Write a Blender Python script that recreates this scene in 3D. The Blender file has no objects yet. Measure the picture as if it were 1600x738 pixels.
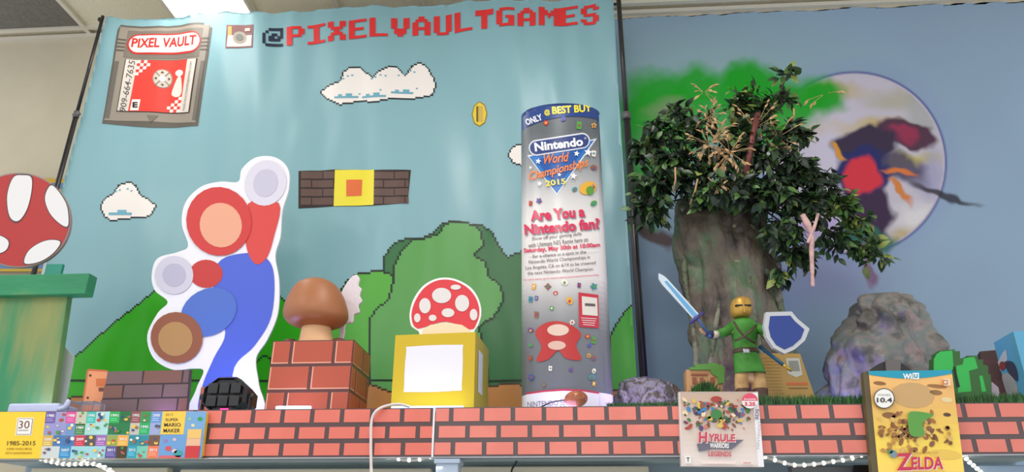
import bpy, bmesh, math, random
import numpy as np
from mathutils import Vector, Matrix, noise
random.seed(7)
scene = bpy.context.scene
COL = scene.collection

# ------------------------------------------------------------------ camera
F = 1155.0
EYE = Vector((0, 0, 1.5))
ROT = (Matrix.Rotation(math.radians(4.0), 3, 'Z') @
       Matrix.Rotation(math.radians(90 + 22.8), 3, 'X') @
       Matrix.Rotation(math.radians(0.18), 3, 'Z'))
cam_d = bpy.data.cameras.new('camera')
cam_d.sensor_width = 36
cam_d.lens = 36 * F / 1600
cam_d.clip_start = 0.02
cam = bpy.data.objects.new('camera', cam_d)
cam.matrix_world = Matrix.Translation(EYE) @ ROT.to_4x4()
COL.objects.link(cam)
scene.camera = cam

# ------------------------------------------------------------------ world, exposure
w = bpy.data.worlds.new('world')
scene.world = w
w.use_nodes = True
w.node_tree.nodes['Background'].inputs[0].default_value = (0.93, 0.96, 1.0, 1)
w.node_tree.nodes['Background'].inputs[1].default_value = 1.02
scene.view_settings.view_transform = 'Standard'
scene.view_settings.look = 'None'
scene.view_settings.exposure = 0.22
scene.view_settings.gamma = 1.0
scene.view_settings.use_curve_mapping = False


def area(name, loc, size, power, color, rot=(0, 0, 0), sy=None):
    l = bpy.data.lights.new(name, 'AREA')
    l.energy = power
    l.color = color
    l.size = size
    if sy:
        l.shape = 'RECTANGLE'
        l.size_y = sy
    o = bpy.data.objects.new(name, l)
    o.location = loc
    o.rotation_euler = rot
    COL.objects.link(o)
    return o


# ------------------------------------------------------------------ helpers
def ray(px, py):
    return ROT @ Vector(((px - 800) / F, (369 - py) / F, -1))


def P(px, py, Y):
    """world point where the sight line of photo pixel (px,py) meets the wall-parallel plane at distance Y"""
    d = ray(px, py)
    return EYE + d * (Y / d.y)


def PZ(px, py, z):
    d = ray(px, py)
    return EYE + d * ((z - EYE.z) / d.z)


def lin(c):
    if isinstance(c, str):
        c = tuple(int(c[i:i + 2], 16) for i in (1, 3, 5))
    return tuple(((v / 255) / 12.92 if v / 255 <= .04045 else ((v / 255 + .055) / 1.055) ** 2.4) for v in c)


MATS = {}


def mat(name, color, rough=.6, metal=0, emit=0, c2=None, scale=20, bump=0, bscale=60, spec=.5, trans=0, lo=.4, hi=.6, stretch=None, detail=4, coat=0):
    if name in MATS:
        return MATS[name]
    m = bpy.data.materials.new(name)
    m.use_nodes = True
    nt = m.node_tree
    b = nt.nodes['Principled BSDF']
    col = lin(color)
    b.inputs['Base Color'].default_value = (*col, 1)
    b.inputs['Roughness'].default_value = rough
    b.inputs['Metallic'].default_value = metal
    b.inputs['Specular IOR Level'].default_value = spec
    b.inputs['Transmission Weight'].default_value = trans
    b.inputs['Coat Weight'].default_value = coat
    if emit:
        b.inputs['Emission Color'].default_value = (*col, 1)
        b.inputs['Emission Strength'].default_value = emit
    tc = nt.nodes.new('ShaderNodeTexCoord')
    mp = nt.nodes.new('ShaderNodeMapping')
    if stretch:
        mp.inputs['Scale'].default_value = stretch
    nt.links.new(tc.outputs['Object'], mp.inputs[0])
    if c2 is not None:
        n = nt.nodes.new('ShaderNodeTexNoise')
        n.inputs['Scale'].default_value = scale
        n.inputs['Detail'].default_value = detail
        nt.links.new(mp.outputs[0], n.inputs['Vector'])
        r = nt.nodes.new('ShaderNodeValToRGB')
        cols = [color] + (list(c2) if isinstance(c2, list) else [c2])
        e = r.color_ramp.elements
        while len(e) < len(cols):
            e.new(.5)
        for i, cc in enumerate(cols):
            e[i].position = lo + (hi - lo) * i / (len(cols) - 1)
            e[i].color = (*lin(cc), 1)
        nt.links.new(n.outputs['Fac'], r.inputs[0])
        nt.links.new(r.outputs[0], b.inputs['Base Color'])
    if bump:
        n2 = nt.nodes.new('ShaderNodeTexNoise')
        n2.inputs['Scale'].default_value = bscale
        n2.inputs['Detail'].default_value = 5
        nt.links.new(mp.outputs[0], n2.inputs['Vector'])
        bp = nt.nodes.new('ShaderNodeBump')
        bp.inputs['Strength'].default_value = bump
        bp.inputs['Distance'].default_value = .01
        nt.links.new(n2.outputs['Fac'], bp.inputs['Height'])
        nt.links.new(bp.outputs[0], b.inputs['Normal'])
    MATS[name] = m
    return m


def print_mat(name, rough=.45, spec=.4, bump=0, bscale=30, coat=0):
    """ink on card, vinyl or paint: the colour comes from the printed pattern stored on the faces"""
    if name in MATS:
        return MATS[name]
    m = mat(name, (255, 255, 255), rough, spec=spec, bump=bump, bscale=bscale, coat=coat)
    nt = m.node_tree
    a = nt.nodes.new('ShaderNodeAttribute')
    a.attribute_name = 'ink'
    nt.links.new(a.outputs['Color'], nt.nodes['Principled BSDF'].inputs['Base Color'])
    return m


def link(name, me, m, parent=None, smooth=False):
    o = bpy.data.objects.new(name, me)
    if m is not None:
        for k in (m if isinstance(m, (list, tuple)) else [m]):
            me.materials.append(k)
    COL.objects.link(o)
    if smooth:
        for p in me.polygons:
            p.use_smooth = True
    if parent is not None:
        o.parent = parent
        o.matrix_parent_inverse = Matrix.Translation(parent.location).inverted()
    return o


def obj(name, bm, m, parent=None, smooth=False):
    bmesh.ops.recalc_face_normals(bm, faces=bm.faces)
    me = bpy.data.meshes.new(name)
    bm.to_mesh(me)
    bm.free()
    return link(name, me, m, parent, smooth)


def tag(o, label, cat, group=None, kind=None):
    o['label'] = label
    o['category'] = cat
    if group:
        o['group'] = group
    if kind:
        o['kind'] = kind
    return o


def empty(name, loc, label, cat, group=None):
    o = bpy.data.objects.new(name, None)
    o.location = loc
    o.empty_display_size = .05
    COL.objects.link(o)
    return tag(o, label, cat, group)


def struct(o):
    o['kind'] = 'structure'
    return o


def add_box(bm, a, b, bev=0):
    """axis-aligned box between corners a and b"""
    t = bmesh.new()
    r = bmesh.ops.create_cube(t, size=1)
    for v in t.verts:
        v.co = Vector([(a[i] + b[i]) / 2 + v.co[i] * abs(b[i] - a[i]) for i in range(3)])
    if bev:
        bmesh.ops.bevel(t, geom=t.edges[:], offset=bev, segments=2, affect='EDGES', profile=.5)
    merge(bm, t)


def merge(bm, t, M=None, mi=None):
    if M is not None:
        t.transform(M)
    if mi is not None:
        for f in t.faces:
            f.material_index = mi
    me = bpy.data.meshes.new('tmp')
    t.to_mesh(me)
    t.free()
    bm.from_mesh(me)
    bpy.data.meshes.remove(me)


def bx(a, b, bev=0):
    bm = bmesh.new()
    add_box(bm, a, b, bev)
    return bm


def add_tube(bm, pts, rad, n=8, cap=True, flat=1.0):
    pts = [Vector(p) for p in pts]
    if not isinstance(rad, (list, tuple)):
        rad = [rad] * len(pts)
    rings = []
    up = None
    for i, p in enumerate(pts):
        d = (pts[min(i + 1, len(pts) - 1)] - pts[max(i - 1, 0)]).normalized()
        if up is None:
            up = d.orthogonal().normalized()
        up = (up - d * up.dot(d)).normalized()
        s = d.cross(up)
        rings.append([bm.verts.new(p + (up * math.cos(2 * math.pi * k / n) + s * math.sin(2 * math.pi * k / n) * flat) * rad[i]) for k in range(n)])
    for a, b in zip(rings, rings[1:]):
        for k in range(n):
            bm.faces.new((a[k], a[(k + 1) % n], b[(k + 1) % n], b[k]))
    if cap:
        bm.faces.new(rings[0][::-1])
        bm.faces.new(rings[-1])


def spline(pts, n=6, closed=False):
    out = []
    N = len(pts)
    rng = N if closed else N - 1
    for i in range(rng):
        if closed:
            p = [pts[(i + k - 1) % N] for k in range(4)]
        else:
            p = [pts[max(0, min(N - 1, i + k - 1))] for k in range(4)]
        for j in range(n):
            t = j / n
            out.append(tuple(.5 * ((2 * b) + (c - a) * t + (2 * a - 5 * b + 4 * c - d) * t * t + (-a + 3 * b - 3 * c + d) * t ** 3)
                             for a, b, c, d in zip(*p)))
    if not closed:
        out.append(tuple(pts[-1]))
    return out


def loft(rows, Y, ratio, nz=40, n=48, amp=0, freq=6, ridge=0, zmin=None, seed=0, captop=True, rcut=None):
    """closed solid from a silhouette: rows = (py, x_left, x_right) in photo pixels at distance Y"""
    sm = spline(rows, max(2, nz // len(rows)))
    rs = []
    for py, xl, xr in sm:
        a, b = P(xl, py, Y), P(xr, py, Y)
        rs.append(((a + b) / 2, (b.x - a.x) / 2))
    if zmin is not None:
        rs = [r for r in rs if r[0].z > zmin + .004]
        c, h = rs[-1]
        rs.append((Vector((c.x, c.y, zmin)), h))
    bm = bmesh.new()
    rings = []
    for c, h in rs:
        ring = []
        for k in range(n):
            a = 2 * math.pi * k / n
            p = Vector((c.x + h * math.cos(a), c.y + h * ratio * math.sin(a), c.z))
            if amp:
                q = p * freq + Vector((seed, seed * 2.3, 0))
                d = noise.fractal(q, 1, 2, 4)
                if ridge:
                    d += ridge * (abs(noise.noise(Vector((p.x * freq * 2.2, p.y * freq * 2.2, p.z * freq * .6 + seed)))) - .25) * 2
                dirv = Vector((math.cos(a), math.sin(a) * ratio, 0))
                p += dirv * d * amp
                if zmin is not None:
                    p.z = max(p.z, zmin)
            ring.append(bm.verts.new(p))
        rings.append(ring)
    for a, b in zip(rings, rings[1:]):
        for k in range(n):
            bm.faces.new((a[k], b[k], b[(k + 1) % n], a[(k + 1) % n]))
    bm.faces.new(rings[-1])
    if captop:
        c = rs[0][0]
        m = bm.verts.new(c + Vector((0, 0, min(.01, rs[0][1] * .15))))
        for k in range(n):
            bm.faces.new((m, rings[0][k], rings[0][(k + 1) % n]))
    return bm


def plane_map(p0, n):
    n = n.normalized()
    if n.dot(EYE - p0) < 0:
        n = -n

    def f(px, py, off=0):
        d = ray(px, py)
        q = p0 + n * off
        return EYE + d * ((q - EYE).dot(n) / d.dot(n))
    return f


def ymap(Y):
    return plane_map(Vector((0, Y, 0)), Vector((0, -1, 0)))


_TX = {}


def text_geo(s, off=0.0, shear=0.0, space=1.0):
    key = (s, off, shear, space)
    if key not in _TX:
        cu = bpy.data.curves.new('t', 'FONT')
        cu.body = s
        cu.size = 1
        cu.offset = off
        cu.shear = shear
        cu.space_character = space
        cu.resolution_u = 3
        o = bpy.data.objects.new('t', cu)
        COL.objects.link(o)
        dg = bpy.context.evaluated_depsgraph_get()
        me = bpy.data.meshes.new_from_object(o.evaluated_get(dg))
        vs = [(v.co.x, v.co.y) for v in me.vertices]
        fs = [tuple(p.vertices) for p in me.polygons]
        bpy.data.objects.remove(o)
        bpy.data.curves.remove(cu)
        bpy.data.meshes.remove(me)
        x0 = min(v[0] for v in vs); x1 = max(v[0] for v in vs)
        y0 = min(v[1] for v in vs); y1 = max(v[1] for v in vs)
        _TX[key] = ([((v[0] - x0) / (x1 - x0) - .5, (v[1] - y0) / (y1 - y0) - .5) for v in vs], fs)
    return _TX[key]


class Surf:
    """a printed or painted surface: patterns are drawn in photo pixels and laid on the real surface by mapfn"""
    def __init__(self, mapfn, step=.0006, cut=0):
        self.f, self.step, self.cut = mapfn, step, cut
        self.bm = bmesh.new()
        self.cl = self.bm.faces.layers.float_vector.new('c')

    def _face(self, vs, c):
        try:
            f = self.bm.faces.new(vs)
        except ValueError:
            return
        f[self.cl] = Vector(c)

    def poly(self, pts, col, layer=1):
        col = lin(col)
        vs = [self.bm.verts.new((p[0], p[1], layer)) for p in pts]
        self._face(vs, col)

    def rect(self, x0, y0, x1, y1, col, layer=1):
        self.poly([(x0, y0), (x1, y0), (x1, y1), (x0, y1)], col, layer)

    def ell(self, cx, cy, rx, ry, col, layer=1, ang=0, n=24):
        ca, sa = math.cos(ang), math.sin(ang)
        self.poly([(cx + rx * math.cos(t) * ca - ry * math.sin(t) * sa, cy + rx * math.cos(t) * sa + ry * math.sin(t) * ca)
                   for t in [2 * math.pi * k / n for k in range(n)]], col, layer)

    def line(self, pts, wd, col, layer=1):
        for (x0, y0), (x1, y1) in zip(pts, pts[1:]):
            L = math.hypot(x1 - x0, y1 - y0) or 1
            nx, ny = -(y1 - y0) / L * wd / 2, (x1 - x0) / L * wd / 2
            self.poly([(x0 + nx, y0 + ny), (x1 + nx, y1 + ny), (x1 - nx, y1 - ny), (x0 - nx, y0 - ny)], col, layer)

    def text(self, s, cx, cy, wd, h, col, layer=2, ang=0, off=0.0, shear=0.0, bend=None, skew=0):
        vs, fs = text_geo(s, off, shear)
        a = math.radians(ang)
        out = []
        for x, y in vs:
            X, Y = x * wd + skew * y * h, -y * h
            if bend:
                Y += bend * (4 * x * x)
            out.append(self.bm.verts.new((cx + X * math.cos(a) + Y * math.sin(a), cy - X * math.sin(a) + Y * math.cos(a), layer)))
        c = lin(col)
        for f in fs:
            self._face([out[i] for i in f], c)

    def star(self, cx, cy, r, col, layer=2, ang=-90, n=5, inner=.42):
        self.poly([(cx + r * (1 if k % 2 == 0 else inner) * math.cos(math.radians(ang + k * 180 / n)),
                    cy + r * (1 if k % 2 == 0 else inner) * math.sin(math.radians(ang + k * 180 / n))) for k in range(2 * n)], col, layer)

    def pixel(self, pts, cell, fill, edge, layer=1):
        """a shape drawn as pixel art: filled cells with a darker outline of cells"""
        xs = [p[0] for p in pts]; ys = [p[1] for p in pts]
        x0, y0 = min(xs) - cell * 1.5, min(ys) - cell * 1.5
        nx = int((max(xs) - x0) / cell) + 3; ny = int((max(ys) - y0) / cell) + 3
        gx = x0 + (np.arange(nx) + .5) * cell; gy = y0 + (np.arange(ny) + .5) * cell
        X, Y = np.meshgrid(gx, gy)
        ins = np.zeros(X.shape, bool)
        for (ax, ay), (bx_, by_) in zip(pts, pts[1:] + pts[:1]):
            if ay == by_:
                continue
            c = ((ay > Y) != (by_ > Y)) & (X < (bx_ - ax) * (Y - ay) / (by_ - ay) + ax)
            ins ^= c
        p = np.pad(ins, 1)
        core = p[:-2, 1:-1] & p[2:, 1:-1] & p[1:-1, :-2] & p[1:-1, 2:] & ins
        for a, col in ((core, fill), (ins & ~core, edge)):
            for j in range(ny):
                i = 0
                while i < nx:
                    if a[j, i]:
                        k = i
                        while k < nx and a[j, k]:
                            k += 1
                        self.rect(x0 + i * cell, y0 + j * cell, x0 + k * cell, y0 + (j + 1) * cell, col, layer)
                        i = k
                    else:
                        i += 1

    def build(self, name, m, parent=None, smooth=False, body=None, bodycol=(255, 255, 255)):
        bm = self.bm
        bm.normal_update()
        if self.cut:
            bmesh.ops.triangulate(bm, faces=[f for f in bm.faces if len(f.verts) > 4])
            xs = [v.co.x for v in bm.verts]; ys = [v.co.y for v in bm.verts]
            c = self.cut
            for ax, lo, hi in ((0, min(xs), max(xs)), (1, min(ys), max(ys))):
                k = math.ceil(lo / c)
                while k * c < hi:
                    co = Vector((0, 0, 0)); co[ax] = k * c
                    no = Vector((0, 0, 0)); no[ax] = 1
                    bmesh.ops.bisect_plane(bm, geom=bm.verts[:] + bm.edges[:] + bm.faces[:], plane_co=co, plane_no=no, dist=1e-5)
                    k += 1
        else:
            bmesh.ops.triangulate(bm, faces=[f for f in bm.faces if len(f.verts) > 4])
        for v in bm.verts:
            v.co = self.f(v.co.x, v.co.y, v.co.z * self.step)
        # make faces look towards the eye
        bm.normal_update()
        for f in bm.faces:
            if f.normal.dot(EYE - f.calc_center_median()) < 0:
                f.normal_flip()
        if body is not None:
            me = bpy.data.meshes.new('tmp')
            bmesh.ops.recalc_face_normals(body, faces=body.faces)
            bl = body.faces.layers.float_vector.new('c')
            bc = Vector(lin(bodycol))
            for f in body.faces:
                f[bl] = bc
            body.to_mesh(me)
            body.free()
            bm.from_mesh(me)
            bpy.data.meshes.remove(me)
        me = bpy.data.meshes.new(name)
        cols = []
        cl = bm.faces.layers.float_vector['c']
        bm.faces.ensure_lookup_table()
        for f in bm.faces:
            c = f[cl]
            cols += [c[0], c[1], c[2], 1.0] * len(f.verts)
        bm.to_mesh(me)
        bm.free()
        at = me.color_attributes.new('ink', 'FLOAT_COLOR', 'CORNER')
        at.data.foreach_set('color', cols)
        return link(name, me, m, parent, smooth)


def slab(pts, Y, th, col=None, mapf=None):
    """board: an outline in photo pixels on a plane, given its real thickness away from the eye"""
    f = mapf or ymap(Y)
    bm = bmesh.new()
    fr = [bm.verts.new(f(x, y, 0)) for x, y in pts]
    nrm = (f(800, 400, 0) - f(800, 400, .01))
    # back vector: perpendicular to plane
    a, b, c = f(0, 0, 0), f(100, 0, 0), f(0, 100, 0)
    nv = (b - a).cross(c - a).normalized()
    if nv.dot(a - EYE) < 0:
        nv = -nv
    bk = [bm.verts.new(v.co + nv * th) for v in fr]
    F1 = bm.faces.new(fr)
    F2 = bm.faces.new(bk[::-1])
    n = len(fr)
    for i in range(n):
        bm.faces.new((fr[i], bk[i], bk[(i + 1) % n], fr[(i + 1) % n]))
    bm.normal_update()
    bmesh.ops.triangulate(bm, faces=[F1, F2])
    return bm


INK = print_mat('printed_card', .45)
INK_GLOSS = print_mat('printed_gloss', .28, .5)
VINYL = print_mat('printed_vinyl', .35, .42)

# ------------------------------------------------------------------ key planes
YF = 2.20        # front of the shelf fascia
YB = 2.98        # hanging banner
YW = 3.25        # back wall
ZT = P(800, 636.5, YF).z       # top of the fascia
ZB = P(800, 714, YF).z         # bottom of the fascia
ZS = ZT - .006                 # top of the shelf
ZC = P(560, 38, YW).z        # ceiling
print('ZT', ZT, 'ZB', ZB, 'ZC', ZC)
for q in ((90, 0), (250, 0), (385, 0), (130, 43), (0, 52), (268, 28)):
    print('ceil', q, PZ(*q, ZC))

# ------------------------------------------------------------------ lights of the room
# fluorescent troffers: the one seen above the banner; the others added unseen as fill
pL = PZ(250, 0, ZC)
XL0 = PZ(250, 0, ZC).x
LW = PZ(385, 0, ZC).x - XL0
TP = LW            # ceiling tile pitch across
YL1 = PZ(330, 24, ZC).y + .02     # far end of the visible light panel
for i, (lx, ly, pw) in enumerate(((XL0 + LW / 2, YL1 - .62, 5), (XL0 + LW / 2 + 4 * TP, YL1 - 1.9, 24), (XL0 + LW / 2 - 2 * TP, YL1 - 3.2, 30), (XL0 + LW / 2 + 3 * TP, YL1 - 4.6, 40))):
    area('troffer_and_fill_lamp', (lx, ly, ZC - .03), LW * .9, pw, (1, .97, .92), sy=1.15)

# ------------------------------------------------------------------ room
cream = mat('wall_cream', (200, 190, 166), .8, c2=(194, 184, 160), scale=3)


def wall_ink(X, Z):
    """painted mural on the shop wall, evaluated at photo-pixel coordinates"""
    pass


def soft(X, Y, cx, cy, rx, ry, ang=0, edge=.35):
    a = math.radians(ang)
    dx, dy = X - cx, Y - cy
    u = (dx * math.cos(a) + dy * math.sin(a)) / rx
    v = (-dx * math.sin(a) + dy * math.cos(a)) / ry
    r = np.sqrt(u * u + v * v)
    return np.clip((1 + edge - r) / (2 * edge), 0, 1)


def vnoise(X, Y, s, seed):
    rs = np.random.RandomState(seed)
    g = rs.rand(64, 64)
    x, y = X / s, Y / s
    xi, yi = np.floor(x).astype(int), np.floor(y).astype(int)
    fx, fy = x - xi, y - yi
    fx, fy = fx * fx * (3 - 2 * fx), fy * fy * (3 - 2 * fy)
    G = lambda a, b: g[a % 64, b % 64]
    return (G(xi, yi) * (1 - fx) + G(xi + 1, yi) * fx) * (1 - fy) + (G(xi, yi + 1) * (1 - fx) + G(xi + 1, yi + 1) * fx) * fy


def build_wall():
    bm = bx((-3.2, YW + .004, 0), (3.6, YW + .12, ZC + .3))
    w_ = struct(obj('wall_back', bm, cream))
    # blue paint coat with the mural
    x0, x1, y0, y1, st = 880, 1680, -60, 800, 2.0
    nx, ny = int((x1 - x0) / st) + 1, int((y1 - y0) / st) + 1
    gx, gy = np.meshgrid(x0 + np.arange(nx) * st, y0 + np.arange(ny) * st)
    RT = np.array(ROT)
    d = np.stack([(gx - 800) / F, (369 - gy) / F, -np.ones_like(gx)], -1) @ RT.T
    pts = np.array(EYE) + d * ((YW) / d[..., 1])[..., None]
    # paint edge follows the ceiling with a ragged line; the coat stays below it
    n1 = vnoise(gx, gy * 0, 22, 3) * .5 + vnoise(gx, gy * 0, 7, 4) * .25
    ztop = ZC - .024 - n1 * .03
    pts[..., 2] = np.minimum(pts[..., 2], ztop)
    X, Y = gx, gy
    X = X + (vnoise(gx, gy, 26, 1) - .5) * 16 + (vnoise(gx, gy, 9, 2) - .5) * 6
    Y = Y + (vnoise(gx, gy, 26, 5) - .5) * 16 + (vnoise(gx, gy, 9, 6) - .5) * 6
    C = np.zeros(gx.shape + (3,)) + np.array(lin((145, 169, 194)))
    C *= (1 + (vnoise(gx, gy, 90, 8) - .5) * .10)[..., None]

    def over(m, col, k=1.0):
        nonlocal C
        m = np.clip(m * k, 0, 1)[..., None]
        C = C * (1 - m) + np.array(lin(col)) * m
    teal = (142, 178, 168)
    over(soft(X, Y, 1120, 150, 210, 100, 0, .6), teal, .5)
    # pale disc with a blue rim
    r = np.sqrt(((gx - 1335) / 143) ** 2 + ((gy - 255) / 142) ** 2)
    over(np.clip((1.012 - r) / .02, 0, 1) * (r > 0), (196, 190, 206))
    inside = (r < .97)
    for cx, cy, rx, ry, cc, k in ((1290, 140, 60, 12, (190, 165, 70), .6), (1400, 155, 40, 18, (170, 165, 130), .6), (1230, 205, 45, 10, (205, 170, 60), .8),
                                  (1350, 200, 70, 12, (196, 170, 70), .7), (1420, 250, 45, 10, (200, 185, 70), .8), (1440, 370, 40, 16, (190, 165, 60), .8), (1380, 385, 50, 10, (200, 170, 60), .7),
                                  (1300, 250, 50, 70, (206, 200, 222), .7), (1445, 175, 26, 50, (160, 165, 160), .6),
                                  (1455, 275, 22, 34, (150, 150, 190), .7), (1430, 340, 34, 16, (225, 222, 225), .8), (1265, 350, 60, 30, (190, 170, 225), .8)):
        over(soft(X, Y, cx, cy, rx, ry, 0, .5) * inside, cc, k)
    over(np.exp(-((r - 1.0) / .013) ** 2), (66, 78, 150), .95)
    over(soft(gx, gy, 1335, 255, 165, 164, 0, .05) * (r > 1.01), (120, 120, 200), .12)
    # loose strokes over the disc: maroon, violet, red, teal
    over(soft(X, Y, 1418, 212, 48, 20, 12, .12), (84, 52, 74))
    over(soft(X, Y, 1408, 212, 24, 13, 0, .2), (150, 50, 84))
    over(soft(X, Y, 1402, 262, 50, 22, 20, .3), (70, 62, 96), .9)
    over(soft(X, Y, 1350, 225, 56, 24, -8, .12), (58, 46, 72))
    over(soft(X, Y, 1352, 330, 40, 60, -8, .12), (62, 40, 74))
    over(soft(X, Y, 1362, 372, 46, 20, 18, .2), (44, 108, 92), .9)
    over(soft(X, Y, 1346, 268, 46, 36, -6, .1), (38, 44, 104))
    over(soft(X, Y, 1346, 275, 30, 28, 0, .15), (214, 54, 70))
    over(soft(X, Y, 1408, 268, 26, 5, 12, .3), (220, 120, 60))
    over(soft(X, Y, 1406, 300, 26, 5, 50, .3), (210, 130, 70))
    over(soft(X, Y, 1306, 240, 16, 5, 50, .3), (214, 150, 60))
    over(soft(X, Y, 1362, 424, 8, 26, -10, .3), (120, 60, 80), .8)
    over(soft(X, Y, 1480, 303, 52, 7, 17, .3), (46, 40, 50), .9)
    # sprayed green crown and brown limb of a painted tree
    for cx, cy, rx, ry in ((1030, 150, 45, 38), (1085, 138, 40, 36), (1000, 200, 40, 70), (1060, 200, 60, 50), (1160, 150, 60, 40), (1175, 128, 48, 28), (1240, 158, 60, 36), (1284, 152, 34, 26), (1010, 290, 34, 60), (1180, 200, 60, 40)):
        over(soft(X, Y, cx, cy, rx, ry, 0, .35), (16, 158, 28), .95)
    over(soft(X, Y, 1045, 175, 30, 16, 0, .6), (140, 150, 120), .8)
    over(soft(X, Y, 1012, 240, 26, 30, 0, .6), (110, 150, 120), .7)
    over(soft(X, Y, 1000, 330, 30, 30, 0, .5), (40, 84, 50), .7)
    over(soft(X, Y, 1020, 368, 44, 12, 24, .3), (88, 62, 60), .9)
    over(soft(X, Y, 1290, 430, 80, 40, 0, .7), (150, 130, 200), .35)  # faint violet glow of the shelf lights, painted into the wall colour
    V = pts.reshape(-1, 3)
    me = bpy.data.meshes.new('wall_paint')
    idx = np.arange(nx * ny).reshape(ny, nx)
    q = np.stack([idx[:-1, :-1], idx[1:, :-1], idx[1:, 1:], idx[:-1, 1:]], -1).reshape(-1, 4)
    me.vertices.add(len(V)); me.vertices.foreach_set('co', V.ravel())
    me.loops.add(q.size); me.loops.foreach_set('vertex_index', q.ravel())
    me.polygons.add(len(q)); me.polygons.foreach_set('loop_start', np.arange(len(q)) * 4)
    me.update(calc_edges=True)
    at = me.color_attributes.new('ink', 'FLOAT_COLOR', 'POINT')
    at.data.foreach_set('color', np.concatenate([C.reshape(-1, 3), np.ones((len(V), 1))], 1).ravel())
    o = link('mural_paint', me, print_mat('wall_paint', .62, .3), w_, True)
    o['label'] = 'blue painted coat with sprayed mural'
    return w_


build_wall()
floor_m = mat('floor_tile', (150, 145, 138), .5, c2=(140, 134, 128), scale=4)
struct(obj('floor', bx((-3.2, -3.0, -.1), (3.6, YW + .12, 0)), floor_m))
# lower wall run under the shelf is the same wall; the ceiling is a suspended grid
tile_m = mat('ceiling_tile', (232, 224, 200), .9, c2=(222, 214, 190), scale=120, bump=.3, bscale=200)
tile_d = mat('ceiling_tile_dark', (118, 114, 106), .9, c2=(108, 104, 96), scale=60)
bar_m = mat('ceiling_bar', (214, 208, 192), .6)
XT0 = PZ(90, 0, ZC).x
YT0 = PZ(60, 48, ZC).y
ceil = obj('ceiling', bx((-3.2, -3.0, ZC + .02), (3.6, YW + .12, ZC + .12)), tile_m)
struct(ceil)
bm = bmesh.new()
for x in (XT0, XL0, XL0 + LW, XL0 + 2 * LW, XL0 + 3 * LW, XL0 + 4 * LW, XL0 + 5 * LW, XT0 - .6, XT0 - 1.2):
    add_box(bm, (x - .012, -3, ZC), (x + .012, YW, ZC + .03))
for y in (YT0, YT0 - 1.22, YT0 - 2.44):
    add_box(bm, (-3.2, y - .012, ZC + .001), (3.6, y + .012, ZC + .031))
g = obj('ceiling_grid', bm, bar_m, ceil)
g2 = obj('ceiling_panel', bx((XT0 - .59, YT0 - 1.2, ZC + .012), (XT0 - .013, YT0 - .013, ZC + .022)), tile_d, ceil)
bm = bx((-3.2, YW - .022, ZC - .022), (3.6, YW + .004, ZC + .001))
struct(obj('trim_1', bm, bar_m))
# visible light panel
lt = empty('ceiling_light', (XL0 + LW / 2, YL1 - .6, ZC), 'glowing white fluorescent ceiling panel above the top left of the banner', 'ceiling light')
obj('diffuser', bx((XL0 + .014, YL1 - 1.2, ZC - .004), (XL0 + LW - .014, YL1, ZC + .012), .002), mat('lamp_diffuser', (255, 252, 244), .5, emit=2.2), lt)
bm = bmesh.new()
for a, b in (((XL0, YL1 - 1.22), (XL0 + .016, YL1 + .01)), ((XL0 + LW - .016, YL1 - 1.22), (XL0 + LW, YL1 + .01)), ((XL0, YL1 - .004), (XL0 + LW, YL1 + .012))):
    add_box(bm, (*a, ZC - .006), (*b, ZC + .014))
obj('frame', bm, bar_m, lt)

# ------------------------------------------------------------------ shelf: board and brick-print fascia
XA, XB = P(-60, 640, YF).x, P(1680, 640, YF).x
shelf_m = mat('shelf_laminate', (168, 196, 210), .5, c2=(158, 186, 200), scale=6)
sh = empty('display_shelf', ((XA + XB) / 2, 2.7, ZB), 'long high wall shelf with a blue grey underside carrying the whole display', 'shelf')
obj('board', bx((XA, YF + .03, ZB + .012), (XB, YW - .002, ZS), .003), shelf_m, sh)
bm = bmesh.new()
add_box(bm, (XA, YF + .03, ZB - .004), (XB, YF + .07, ZB + .014))
for y in (2.55, 2.9):
    add_box(bm, (XA, y, ZB - .02), (XB, y + .05, ZB + .014))
obj('rail', bm, mat('shelf_rail', (150, 168, 180), .45), sh)
bm = bmesh.new()
pp, pq = P(681, 728, YF + .004), P(716, 728, YF + .004)
add_box(bm, (pp.x, YF + .004, .0), (pq.x, YF + .074, ZB - .004), .004)
add_box(bm, (pp.x - .005, YF - .002, ZB - .018), (pq.x + .005, YF + .08, ZB - .004), .002)
obj('post', bm, mat('post_paint', (176, 192, 212), .45), sh)


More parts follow.
